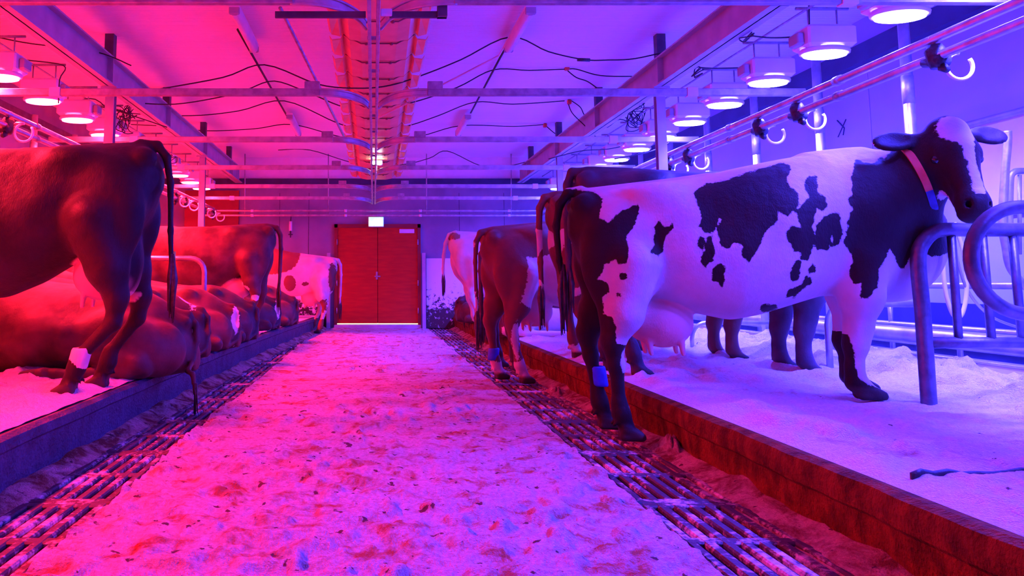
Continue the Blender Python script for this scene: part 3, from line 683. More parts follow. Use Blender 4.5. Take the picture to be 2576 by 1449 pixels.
MB().tube([(3.95, Yg, BZ - .03), (3.95, Yg, gp(2430, 578)[2] + .02)], .04, 10).build('end_post', 'gate_steel', g_)
Yr = 3.62; c = atY(2578, 655, Yr); r_ = .262
e = empty('divider_loop', (c[0] + .2, Yr, BZ), 'big dark curved tube loop cut by the right edge of the picture, nearest the viewer', 'stall divider')
pts = [(c[0] + 1.1, Yr, c[2] + r_), (c[0] + .5, Yr, c[2] + r_)] + [(c[0] - r_ * math.sin(a), Yr, c[2] + r_ * math.cos(a)) for a in [math.pi * k / 20 for k in range(21)]] + [(c[0] + .5, Yr, c[2] - r_), (c[0] + 1.1, Yr, c[2] - r_)]
MB().tube(pts, .034, 14).build('loop_tube', 'gate_steel', e)
MB().tube([(c[0] + 1.1, Yr, BZ - .03), (c[0] + 1.1, Yr, 1.6)], .045, 12).build('upright', 'gate_steel', e)
# curved water pipe ring, background beyond the gate
Yq = 5.3
def qp(px, py): return atY(px, py, Yq)
e = empty('neck_yoke', (qp(2420, 800)[0], Yq, BZ), 'thin pale hanging neck loop seen through the barred gate', 'neck loop')
MB().tube(smooth_path([qp(2400, 560), qp(2425, 640), qp(2432, 730), qp(2420, 790), qp(2400, 795), qp(2380, 740), qp(2372, 660), qp(2372, 600)], 6), .014, 8).build('loop', 'white_plastic', e)
MB().tube(smooth_path([qp(2395, 560), qp(2410, 660), qp(2440, 740), qp(2500, 800), qp(2600, 835)], 6), .010, 8).build('hose', 'steel', e)
Yq = 5.0
e = empty('curved_barrier', (4.3, 5.0, BZ), 'dark tubes of the next stall front behind the spotted cow\'s muzzle at the right edge', 'barrier')
MB().tube(smooth_path([qp(2576, 430), qp(2548, 435), qp(2540, 470), qp(2540, 640), qp(2552, 690), qp(2580, 720)], 5), .022, 10).build('bent_tube', 'dull_steel', e)
MB().tube(smooth_path([qp(2535, 330), qp(2535, 360), qp(2528, 440), qp(2522, 560), qp(2530, 620), qp(2545, 680), qp(2600, 740)], 5), .024, 10).build('upright_tube', 'dull_steel', e)
MB().tube([qp(2565, 440), qp(2565, 640)], .012, 8).build('thin_bar', 'dull_steel', e)
# flat white panel with a steel top tube on the right wall
h0 = atX(2460, 335, XR - .03); 
hz = 1 + (712 - 330) / 1516 * (XR - .03)
e = empty('wall_panel', (XR - .03, 4.3, 1.6), 'bright pinkish white hatch on the right wall behind the spotted cow\'s ears', 'hatch')
MB().box((XR - .035, 2.6, 1.55), (XR - .001, 6.4, 2.34), .004).build('panel', 'white_plastic', e)
MB().tube([(XR - .06, 2.5, 2.36), (XR - .06, 6.45, 2.36)], .03, 10).build('top_tube', 'steel', e)
# feed front on the right: board, big pipe, rails
e = empty('feed_board', (4.36, 9, BZ), 'long pale concrete board closing the front of the right-hand stalls', 'board')
MB().box((4.34, 1.0, .0), (4.44, 16.0, .43), .01).build('board', 'board', e)
MB().box((4.335, 1.0, .425), (4.445, 16.0, .445), .004).build('edge_strip', 'steel', e)
tag(MB().tube([(4.62, 1.0, .55), (4.62, 16.0, .55)], .075, 16).build('feed_pipe', 'steel'), 'thick pale pipe lying behind the feed board on the right', 'pipe')
fr = empty('feed_rail', (4.9, 9, .9), 'low pale railing in front of the right wall, behind the cows\' front legs', 'railing')
for z, r_ in ((.62, .028), (.98, .028)): MB().tube([(4.85, 1.0, z), (4.85, 16.0, z)], r_, 10).build('rail', 'steel', fr)
for y in np.arange(4.6, 15.8, .8): MB().tube([(4.85, y, BZ - .03), (4.85, y, .98)], .022, 8).build('upright', 'steel', fr)
for x, sd in ((-4.35, 'left'),):
    e = empty('feed_board', (x, 9, BZ), 'long board closing the front of the left-hand stalls', 'board')
    MB().box((x - .1, 1.0, .0), (x, 16.0, .45), .01).build('board', 'board', e)

# scribble on the wall
c = [atX(px, py, XR - .004) for px, py in ((2108, 345), (2128, 300), (2106, 303), (2124, 322), (2121, 340))]
tag(MB().tube([c[0], c[1]], .006, 5).tube([c[2], c[3]], .008, 5).tube([c[3], c[4]], .006, 5).build('wall_mark', 'navy'), 'small dark scribbled mark on the violet right wall', 'mark')

# ------------------------------------------------------------------ cables
def cable(pts, Y, lab, r=.008, mat='cable_black', nm='cable'):
    P = [atY(px, py, Y) for px, py in pts]; P = [(p[0], p[1], min(p[2], CZ - .02)) for p in P]
    tag(MB().tube(smooth_path(P, 5), r, 6).build(nm, mat), lab, 'cable')
def yof(px, py, z): return atZ(px, py, z)[1]
y1_ = yof(1283, 93, 3.76); cable([(1700, 124), (1600, 147), (1530, 151), (1470, 150), (1380, 130), (1283, 93), (1160, 150), (1060, 190), (980, 215), (900, 222), (800, 212), (665, 163), (560, 195), (390, 226)], y1_, 'nearest black cable sagging right across the ceiling with a plug in it')
y2_ = yof(1240, 178, 3.76); cable([(1655, 188), (1600, 192), (1510, 190), (1450, 165), (1420, 163), (1330, 177), (1240, 176), (1150, 220), (1040, 257), (960, 270), (870, 270), (780, 235), (690, 204), (620, 226), (560, 243), (440, 262), (330, 258)], y2_, 'second sagging black cable across the ceiling, just above the long cross bar')
y3_ = yof(1195, 257, 3.76); cable([(1420, 247), (1290, 262), (1195, 257), (1100, 292), (1020, 318), (930, 330), (850, 310), (715, 253), (600, 279), (480, 291), (330, 285), (240, 262)], y3_, 'third sagging black cable across the ceiling, just below the long cross bar')
y4_ = yof(1160, 316, 3.76); cable([(1370, 312), (1290, 318), (1160, 316), (1060, 342), (960, 358), (860, 345), (735, 300), (640, 324), (520, 329), (420, 318), (330, 300)], y4_, 'fourth sagging black cable across the ceiling between the far tube lights')
y5_ = yof(1125, 380, 3.76); cable([(1330, 405), (1280, 417), (1210, 417), (1125, 380), (1080, 398), (1010, 414), (900, 412), (780, 370), (700, 345)], y5_, 'faint far sagging cable under the ceiling near the back wall')
cable([(1428, 178), (1450, 195), (1478, 205), (1505, 224)], y2_, 'short cable dropping from the upper red connector to the cross bar', .008)
cable([(1430, 262), (1440, 285), (1470, 315), (1500, 345), (1520, 350)], y3_, 'cable loop dropping left from the lower red connector', .008)
cable([(1438, 250), (1460, 270), (1475, 295), (1520, 322), (1560, 300), (1600, 320)], y3_, 'cable loop dropping right from the lower red connector', .008)
cable([(1375, 318), (1395, 335), (1415, 347)], y4_, 'short cable dropping from the far red connector', .008)
for (px, py, Y, lab) in ((1426, 170, y2_, 'small red plastic connector on the second ceiling cable'), (1432, 256, y3_, 'small red plastic connector on the third ceiling cable'), (1371, 315, y4_, 'small red plastic connector on the fourth ceiling cable')):
    c = atY(px, py, Y); tag(MB().box((c[0] - .03, Y - .03, c[2] - .04), (c[0] + .03, Y + .03, c[2] + .03), .01).build('cable_connector', 'red_plastic'), lab, 'connector')
c = atY(1468, 151, y1_); tag(MB().tube([(c[0] - .07, y1_, c[2] + .005), (c[0] + .07, y1_, c[2])], .02, 10).build('cable_plug', 'black_rubber'), 'black plug joint in the nearest sagging cable', 'plug')
for (a, b, lab) in (((598, 74), (722, 292), 'straight black cable along the ceiling between the two left tube lights'), ((1296, 74), (1180, 292), 'straight black cable along the ceiling between the two right tube lights')):
    tag(MB().tube([atZ(*a, 3.76), atZ(*b, 3.74)], .014, 6).build('cable', 'cable_black'), lab, 'cable')
for k, (pts, Y) in enumerate((([(0, 135), (60, 150), (160, 165), (150, 200), (147, 260)], 7.2), ([(60, 235), (120, 238), (190, 262), (260, 270), (330, 290), (420, 320)], 9.0), ([(0, 95), (80, 110), (240, 130), (330, 165)], 7.8),
                              ([(180, 258), (240, 250), (300, 300), (345, 290)], 8.8), ([(1890, 90), (1940, 95), (2000, 92), (2030, 80)], 6.1), ([(1760, 170), (1800, 172), (1880, 170)], 7.0), ([(2035, 10), (2036, 85)], 6.0), ([(1545, 400), (1640, 380), (1700, 350)], 9.5), ([(1380, 400), (1460, 380), (1530, 375), (1600, 360)], 11.0))):
    cable(pts, Y, 'thin black cable hanging near the lamps at the %s, %s' % ('left' if pts[0][0] < 900 else 'right', ('looping at the picture edge', 'running along below the roof beam', 'stretched above the first red lamp', 'beside the left column', 'feeding the second lamp', 'feeding the third lamp', 'dropping straight to the second lamp', 'low beside the column', 'crossing behind the column')[k]), .007)
def tangle(px, py, Y, w, h, n, lab, seed, mat='cable_black'):
    rr = random.Random(seed); c = atY(px, py, Y); sc = Y / 1860
    P = [(c[0] + rr.uniform(-w, w) * sc, Y + rr.uniform(-.12, .12), c[2] + rr.uniform(-h, h) * sc) for _ in range(n)]
    tag(MB().tube(smooth_path(P, 6), .006, 5).build('cable_tangle', mat), lab, 'cables')
tangle(308, 300, 9.2, 28, 38, 34, 'messy tangle of cables right of the left steel column', 3)
tangle(1600, 292, 10.0, 22, 32, 34, 'messy bundle of cables left of the right steel column', 5)
tangle(1880, 95, 6.4, 12, 9, 10, 'small coil of cable on the right roof beam near the second lamp', 6)
tangle(1757, 182, 7.6, 10, 12, 10, 'small coil of cable on the right roof beam near the third lamp', 7)
tangle(428, 400, 11.0, 18, 14, 14, 'small knot of cables above the big dark cow\'s tail', 8)

# ------------------------------------------------------------------ cattle: one continuous skin grown from a smooth distance field
class Field:
    def __init__(s): s.p = []
    def ell(s, c, r, k=.06, rot=None, op=1):
        c = np.array(c, float); r = np.array(r, float); M = np.eye(3) if rot is None else np.array(rot, float)  # rows = axes
        ext = np.sqrt(((M.T * r) ** 2).sum(1)) if rot is not None else r
        def fn(X, Y, Z):
            dx, dy, dz = X - c[0], Y - c[1], Z - c[2]
            if rot is None: a, b, d = dx, dy, dz
            else:
                a = M[0, 0] * dx + M[0, 1] * dy + M[0, 2] * dz; b = M[1, 0] * dx + M[1, 1] * dy + M[1, 2] * dz; d = M[2, 0] * dx + M[2, 1] * dy + M[2, 2] * dz
            k0 = np.sqrt((a / r[0]) ** 2 + (b / r[1]) ** 2 + (d / r[2]) ** 2) + 1e-6
            k1 = np.sqrt((a / r[0] ** 2) ** 2 + (b / r[1] ** 2) ** 2 + (d / r[2] ** 2) ** 2) + 1e-6
            return k0 * (k0 - 1) / k1
        s.p.append((fn, c - ext, c + ext, k, op)); return s
    def cap(s, a, b, ra, rb, k=.04, flat=None, op=1):
        a = np.array(a, float); b = np.array(b, float); ba = b - a; L = max((ba ** 2).sum(), 1e-9)
        fl = np.array(flat if flat is not None else (1, 1, 1), float); m = max(ra, rb) / fl.min()
        def fn(X, Y, Z):
            dx, dy, dz = X - a[0], Y - a[1], Z - a[2]
            t = np.clip((dx * ba[0] + dy * ba[1] + dz * ba[2]) / L, 0, 1)
            return np.sqrt(((dx - t * ba[0]) * fl[0]) ** 2 + ((dy - t * ba[1]) * fl[1]) ** 2 + ((dz - t * ba[2]) * fl[2]) ** 2) - (ra + (rb - ra) * t)
        s.p.append((fn, np.minimum(a, b) - m, np.maximum(a, b) + m, k, op)); return s
    def chain(s, P, k=.03):
        for (a, b) in zip(P[:-1], P[1:]): s.cap(a[:3], b[:3], a[3], b[3], k)
        return s
    def loft(s, top, bot, wid, pw=2.35, cen=.5, lean=0., k=.05, taper=.16):
        top = np.array(top); bot = np.array(bot); wid = np.array(wid); s0 = top[0, 0]; s1 = top[-1, 0]
        g = np.linspace(s0, s1, 200); ker = np.exp(-np.linspace(-2, 2, 13) ** 2); ker /= ker.sum()
        def sm(a):
            v = np.interp(g, a[:, 0], a[:, 1]); return np.convolve(np.pad(v, 6, 'edge'), ker, 'valid')
        T, B, Wd = sm(top), sm(bot), sm(wid)
        def fn(X, Y, Z):
            x = X[:, 0, 0]; t = np.interp(x, g, T)[:, None, None]; b = np.interp(x, g, B)[:, None, None]; w = np.interp(x, g, Wd)[:, None, None]
            zc = b + (t - b) * cen; up = (Z - zc) > 0; hh = np.where(up, t - zc, zc - b); v = np.abs(Z - zc) / np.maximum(hh, 1e-3)
            ww = w * (1 - taper * np.where(up, np.minimum(v, 1.25), 0) ** 2)
            y = np.abs(Y - lean * (Z - b))
            r = ((y / ww) ** pw + v ** pw) ** (1 / pw)
            d = (r - 1) * np.minimum(w, (t - b) * .5) * .95
            ds = np.maximum(np.maximum(s0 - x, x - s1), 0)[:, None, None]
            return np.where(ds > 0, np.hypot(np.maximum(d, 0), ds) + np.minimum(d, 0) * 0, d)
        wm = wid[:, 1].max() + abs(lean) * 1.
        s.p.append((fn, np.array([s0, -wm, bot[:, 1].min()]), np.array([s1, wm, top[:, 1].max()]), k, 1)); return s
    def mesh(s, h):
        lo = np.min([p[1] for p in s.p if p[4] > 0], 0) - 3 * h; hi = np.max([p[2] for p in s.p if p[4] > 0], 0) + 3 * h
        n = np.ceil((hi - lo) / h).astype(int) + 1
        ax = [lo[i] + h * np.arange(n[i]) for i in range(3)]
        F = np.full(n, .5, np.float32)
        for fn, a, b, k, op in s.p:
            i0 = np.maximum(((a - k - 2 * h - .02 - lo) / h).astype(int), 0); i1 = np.minimum(((b + k + 2 * h + .02 - lo) / h).astype(int) + 2, n)
            sl = tuple(slice(i0[i], i1[i]) for i in range(3))
            X, Y, Z = np.meshgrid(*[ax[i][i0[i]:i1[i]] for i in range(3)], indexing='ij', copy=False)
            d = fn(X, Y, Z); f = F[sl]
            if op > 0:
                hh = np.clip(.5 + .5 * (f - d) / k, 0, 1); F[sl] = f * (1 - hh) + d * hh - k * hh * (1 - hh)
            else:
                d = -d; hh = np.clip(.5 - .5 * (f - d) / k, 0, 1); F[sl] = f * (1 - hh) + d * hh + k * hh * (1 - hh)
        # surface nets
        I = F < 0; cs = np.zeros(n - 1, int)
        for dx in (0, 1):
            for dy in (0, 1):
                for dz in (0, 1): cs += I[dx:n[0] - 1 + dx, dy:n[1] - 1 + dy, dz:n[2] - 1 + dz]
        act = np.argwhere((cs > 0) & (cs < 8)); cid = np.full(n - 1, -1); cid[tuple(act.T)] = np.arange(len(act))
        cor = np.array([(x, y, z) for x in (0, 1) for y in (0, 1) for z in (0, 1)])
        val = np.stack([F[tuple((act + c).T)] for c in cor], 1)
        acc = np.zeros((len(act), 3)); cnt = np.zeros(len(act))
        for i in range(8):
            for j in range(i + 1, 8):
                if np.abs(cor[i] - cor[j]).sum() != 1: continue
                m = (val[:, i] < 0) != (val[:, j] < 0); t = val[m, i] / (val[m, i] - val[m, j])
                acc[m] += cor[i] + t[:, None] * (cor[j] - cor[i]); cnt[m] += 1
        V = lo + h * (act + acc / cnt[:, None]); Q = []
        for axi in range(3):
            u, v = [(1, 2), (2, 0), (0, 1)][axi]
            sa = [slice(None)] * 3; sb = [slice(None)] * 3; sa[axi] = slice(0, -1); sb[axi] = slice(1, None)
            A = I[tuple(sa)]; B = I[tuple(sb)]; e = np.argwhere(A != B); e = e[(e[:, u] > 0) & (e[:, v] > 0) & (e[:, u] < n[u] - 1) & (e[:, v] < n[v] - 1)]
            du = np.zeros(3, int); dv = np.zeros(3, int); du[u] = 1; dv[v] = 1
            q = np.stack([cid[tuple((e - du - dv).T)], cid[tuple((e - dv).T)], cid[tuple(e.T)], cid[tuple((e - du).T)]], 1)
            ins = A[tuple(e.T)]; q[~ins] = q[~ins][:, ::-1]; Q.append(q)
        Q = np.concatenate(Q); Q = Q[(Q >= 0).all(1)]
        return V, Q
def poly_sd(x, y, P):
    """positive inside"""
    P = np.array(P, float); d = np.full(x.shape, 1e9); ins = np.zeros(x.shape, bool); n = len(P)
    for i in range(n):
        a = P[i]; b = P[(i + 1) % n]; e = b - a; wx = x - a[0]; wy = y - a[1]
        t = np.clip((wx * e[0] + wy * e[1]) / max((e ** 2).sum(), 1e-12), 0, 1)
        d = np.minimum(d, (wx - e[0] * t) ** 2 + (wy - e[1] * t) ** 2)
        c = ((a[1] > y) != (b[1] > y)); 
        with np.errstate(divide='ignore', invalid='ignore'): xi = (b[0] - a[0]) * (y - a[1]) / (b[1] - a[1] + 1e-12) + a[0]
        ins ^= c & (x < xi)
    d = np.sqrt(d); return np.where(ins, d, -d)
def blobs(V, L, floor=-.3):
    m = np.full(len(V), floor)
    for b in L:
        c = np.array(b[:3]); r = np.array(b[3:6]); sgn = b[6] if len(b) > 6 else 1
        q = np.sqrt((((V - c) / r) ** 2).sum(1)); d = (1 - q) * r.min()
        m = np.maximum(m, d) if sgn > 0 else np.minimum(m, -d)
    return m
def skin_mesh(name, V, Q, mark, skin, horn, mat):
    me = bpy.data.meshes.new(name); me.vertices.add(len(V)); me.vertices.foreach_set('co', V.astype(np.float32).ravel())
    me.loops.add(Q.size); me.loops.foreach_set('vertex_index', Q.ravel().astype(np.int32))
    me.polygons.add(len(Q)); me.polygons.foreach_set('loop_start', (np.arange(len(Q)) * 4).astype(np.int32))
    me.update(calc_edges=True); me.validate()
    me.polygons.foreach_set('use_smooth', np.ones(len(me.polygons), bool))
    for nm, a in (('mark', mark), ('skin', skin), ('horn', horn)):
        at = me.attributes.new(nm, 'FLOAT', 'POINT'); at.data.foreach_set('value', np.asarray(a, np.float32))
    me.materials.append(MATS[mat]); return me

TOP = [(-.36, 1.36), (-.34, 1.46), (-.31, 1.53), (-.27, 1.548), (-.2, 1.552), (.07, 1.545), (.27, 1.525), (.46, 1.515), (.68, 1.52), (.92, 1.518), (1.16, 1.508), (1.35, 1.505), (1.5, 1.49), (1.65, 1.36), (1.80, 1.12), (1.86, 1.0)]
BOT = [(-.36, 1.28), (-.3, 1.08), (-.2, .95), (0, .86), (.2, .78), (.38, .67), (.6, .58), (.76, .58), (1.0, .61), (1.13, .625), (1.3, .60), (1.515, .56), (1.65, .575), (1.78, .70), (1.86, .86)]
WID = [(-.36, .06), (-.3, .15), (-.15, .21), (.07, .25), (.3, .32), (.6, .37), (.9, .36), (1.2, .30), (1.4, .265), (1.6, .23), (1.75, .17), (1.86, .08)]
def head(fd, O, F, N, scale=1.0, earup=0.0):
    F = np.array(F, float); F /= np.linalg.norm(F); N = np.array(N, float); N -= N.dot(F) * F; N /= np.linalg.norm(N); Wv = np.cross(F, N)
    O = np.array(O, float); S = scale; M = np.stack([F, N, Wv])
    P = lambda f, n_, w: O + S * (f * F + n_ * N + w * Wv)
    fd.ell(P(.10, -.05, 0), (.17 * S, .105 * S, .115 * S), .05, M)
    fd.ell(P(.00, -.02, 0), (.07 * S, .07 * S, .085 * S), .05, M)
    fd.cap(P(.16, -.035, 0), P(.40, -.04, 0), .092 * S, .060 * S, .05)
    fd.ell(P(.45, -.05, 0), (.085 * S, .070 * S, .080 * S), .03, M)
    fd.ell(P(.49, -.085, 0), (.05 * S, .055 * S, .062 * S), .03, M)
    fd.cap(P(.14, -.15, 0), P(.40, -.115, 0), .065 * S, .042 * S, .05)
    for w in (-1, 1):
        fd.ell(P(.10, -.11, .055 * w), (.10 * S, .075 * S, .05 * S), .04, M)
        fd.ell(P(.155, -.010, .085 * w), (.055 * S, .028 * S, .028 * S), .02, M)   # brow
        ed = Wv * w * .93 + N * (-.18) + F * (-.10 + earup * w); ed /= np.linalg.norm(ed)
        en = F * -.25 + N * .95; en -= en.dot(ed) * ed; en /= np.linalg.norm(en); eo = np.cross(ed, en)
        b = P(.025, -.06, .10 * w)
        fd.cap(b, b + ed * .07 * S, .030 * S, .028 * S, .03)
        fd.ell(b + ed * .145 * S, (.105 * S, .024 * S, .076 * S), .02, np.stack([ed, en, eo]))
        fd.ell(b + ed * .155 * S + en * .026 * S, (.074 * S, .018 * S, .050 * S), .012, np.stack([ed, en, eo]), -1)
        fd.ell(P(.475, -.018, .044 * w), (.020 * S, .018 * S, .014 * S), .012, M, -1)
    fd.cap(P(.47, -.105, -.05), P(.47, -.105, .05), .008 * S, .008 * S, .01, op=-1)
    return dict(P=P, F=F, N=N, W=Wv, O=O, S=S, M=M)
def legchain(fd, pts, k=.045):
    fd.chain(pts, k)
def hoof(fd, x, y, z, toe=.11, r=.05):
    for e in (-.026, .026):
        fd.cap((x, y + e, z + .075), (x + toe * .75, y + e * 1.15, z + .032), r * .74, r * .50, .012)
        fd.cap((x - .01, y + e, z + .03), (x + toe * .8, y + e * 1.1, z + .022), r * .58, r * .40, .012)
        fd.cap((x - .05, y + e * 1.1, z + .115), (x - .07, y + e * 1.2, z + .095), .016, .010, .012)
def standing(name, mat, k=1.0, zr=0., zf=0., h=.02, hind=None, fore=None, tail=None, headspec=None, udder=True, mark=None, wide=1.0, us=.20):
    def L(s): return zr + (zf - zr) * min(max((s / k + .1) / 1.35, 0), 1)
    fd = Field()
    tp = [(s * k, z * k + L(s * k)) for s, z in TOP]; bt = [(s * k, z * k + L(s * k)) for s, z in BOT]; wd = [(s * k, w * k * wide) for s, w in WID]
    fd.loft(tp, bt, wd, 2.35)
    Z = lambda s, z: z * k + L(s)
    tz = lambda s: np.interp(s, [p[0] for p in tp], [p[1] for p in tp])
    for w in (-1, 1):
        fd.ell((.14 * k, .185 * k * w, tz(.14 * k) - .105 * k), (.11 * k, .06 * k, .045 * k), .15)
        fd.ell((-.29 * k, .10 * k * w, tz(-.25 * k) - .10 * k), (.07 * k, .05 * k, .06 * k), .05)
        fd.ell((-.08 * k, .165 * k * w, Z(-.08, 1.10)), (.235 * k, .115 * k, .34 * k), .07)
        fd.ell((1.36 * k, .185 * k * w, Z(1.36, 1.05)), (.17 * k, .10 * k, .33 * k), .07)
        fd.ell((.46 * k, .44 * k * w * wide, tz(.4 * k) - .22 * k), (.16 * k, .07 * k, .12 * k), .16, op=-1)     # hollow of the flank
    fd.cap((-.25 * k, 0, tz(-.2 * k) - .03), (.5 * k, 0, tz(.5 * k) - .03), .03, .03, .05)
    fd.cap((1.1 * k, 0, tz(1.1 * k) - .05), (1.42 * k, 0, tz(1.4 * k) - .05), .05, .06, .06)
    hind = hind or {}; fore = fore or {}; feet = []
    for w in (-1, 1):
        hk, ft, ho = hind.get(w, ((-.16, .56), (-.09, .18), (-.07, 0)))
        y = .18 * k * w; l0 = zr
        legchain(fd, [(-.01 * k, y, Z(-.01, 1.05), .17 * k), ((hk[0] + .07) * k, y * 1.05, l0 + .76 * k, .115 * k), ((hk[0] + .005) * k, y, l0 + (hk[1] + .03) * k, .062 * k), ((hk[0] + .02) * k, y, l0 + (hk[1] - .10) * k, .044 * k),
                      ((ft[0] - .01) * k, y, l0 + (ft[1] + .06) * k, .038 * k), (ft[0] * k, y, l0 + ft[1] * k, .047 * k), ((ho[0] + .01) * k, y, l0 + .08 * k, .048 * k)])
        fd.cap(((hk[0] - .035) * k, y, l0 + (hk[1] + .06) * k), ((hk[0] - .0) * k, y, l0 + (hk[1] - .04) * k), .022 * k, .03 * k, .03)   # point of hock
        fd.cap(((hk[0] - .03) * k, y * .95, l0 + (hk[1] + .07) * k), (-.20 * k, y, l0 + .88 * k), .016 * k, .03 * k, .06)              # tendon
        hoof(fd, ho[0] * k, y, l0, .12 * k); feet.append((ho[0] * k, y, l0))
        kn, ff, fo = fore.get(w, ((1.25 + .0 * w, .33), (1.245, .12), (1.27, 0)))
        y = .165 * k * w; l1 = zf
        legchain(fd, [(1.31 * k, y * 1.1, Z(1.3, .80), .13 * k), ((kn[0] + .04) * k, y * 1.08, l1 + .60 * k, .115 * k), ((kn[0] + .02) * k, y, l1 + (kn[1] + .09) * k, .070 * k), (kn[0] * k, y, l1 + kn[1] * k, .062 * k),
                      ((ff[0] - .005) * k, y, l1 + (ff[1] + .08) * k, .043 * k), (ff[0] * k, y, l1 + ff[1] * k, .050 * k), ((fo[0] + .01) * k, y, l1 + .07 * k, .05 * k)])
        hoof(fd, fo[0] * k, y, l1, .13 * k, .052); feet.append((fo[0] * k, y, l1))
    if udder:
        uc = (us * k, 0, Z(us, .64 if us > .1 else .72)); fd.ell(uc, (.185 * k, .165 * k, .155 * k), .045)
        fd.ell(((us - .13) * k, 0, uc[2] + (.04 if us > .1 else .10) * k), (.11 * k, .12 * k, .14 * k if us > .1 else .24 * k), .05)
        for sx in (us - .10, us + .09):
            for w in (-1, 1): fd.cap((sx * k, .08 * w * k, uc[2] - .11 * k), ((sx + .01) * k, .085 * w * k, uc[2] - .19 * k), .022 * k, .015 * k, .02)
    tl = tail or [(-.30, 0, 1.52), (-.38, .0, 1.50), (-.43, 0, 1.40), (-.44, 0, 1.2), (-.43, .01, .9), (-.42, .02, .62)]
    tl = [(a * k, b, Z(a, c)) for a, b, c in tl]; m = len(tl)
    fd.chain([(*p, .034 - .018 * i / (m - 1) if h < .019 else .038 - .014 * i / (m - 1)) for i, p in enumerate(tl)], .02)
    if headspec is None:
        fd.chain([(1.45 * k, 0, Z(1.45, 1.18), .25 * k), (1.80 * k, 0, Z(1.8, 1.30), .17 * k), (2.02 * k, 0, Z(2, 1.40), .125 * k)], .08)
        hs = head(fd, (2.10 * k, 0, Z(2., 1.50)), (.72, 0, -.70), (.7, 0, .7), k)
    else: hs = headspec(fd)
    V, Q = fd.mesh(h)
    sk = np.zeros(len(V))
    if udder:
        q = np.sqrt((((V - np.array(uc)) / np.array([.20 * k, .18 * k, .17 * k])) ** 2).sum(1)); q2 = np.sqrt((((V - np.array(((us - .11) * k, 0, uc[2] + (.04 if us > .1 else .10) * k))) / np.array([.12 * k, .10 * k, .15 * k if us > .1 else .26 * k])) ** 2).sum(1))
        inner = np.minimum(q, q2 * 1.02); sk = np.clip((1.10 - inner) / .10, 0, 1)
        sk = np.maximum(sk, ((V[:, 2] < uc[2] - .10 * k) & (q < 1.4)).astype(float)) * (V[:, 2] < uc[2] + (.15 if us > .1 else .4) * k)
    hn = np.zeros(len(V))
    for (fx, fy, fz) in feet:
        hn = np.maximum(hn, (np.hypot(V[:, 0] - fx - .04, V[:, 1] - fy) < .16 * k) * np.clip((fz + .085 * k - V[:, 2]) / .015, 0, 1))
    mk = mark(V, hs, k, L) if mark else np.full(len(V), -.3)
    me = skin_mesh(name, V, Q, mk, sk, hn, mat)
    o = bpy.data.objects.new(name, me); C.objects.link(o); o['_org'] = [0., 0., 0.]
    # tail switch
    e = Vector(tl[-1]); mb = MB(); rr = random.Random(int(k * 1000))
    for i in range(16):
        a = rr.uniform(0, 6.28); q = rr.uniform(0, .028); L_ = rr.uniform(.22, .34)
        mb.tube([(e.x + .3 * q * math.cos(a), e.y + .3 * q * math.sin(a), e.z + .12), (e.x + 1.3 * q * math.cos(a), e.y + 1.3 * q * math.sin(a), e.z - .05), (e.x + q * math.cos(a) + rr.uniform(-.01, .01), e.y + q * math.sin(a), e.z - L_)], [.010, .013, .003], 5)
    mb.build('tail_switch', 'hoof', o)
    for w in (-1, 1):
        p = hs['P'](.185, -.036, .100 * w); MB().ell(tuple(p), (.027 * k,) * 3, 14, 10).build('eye', 'eye_dark', o)
    return o, hs, L
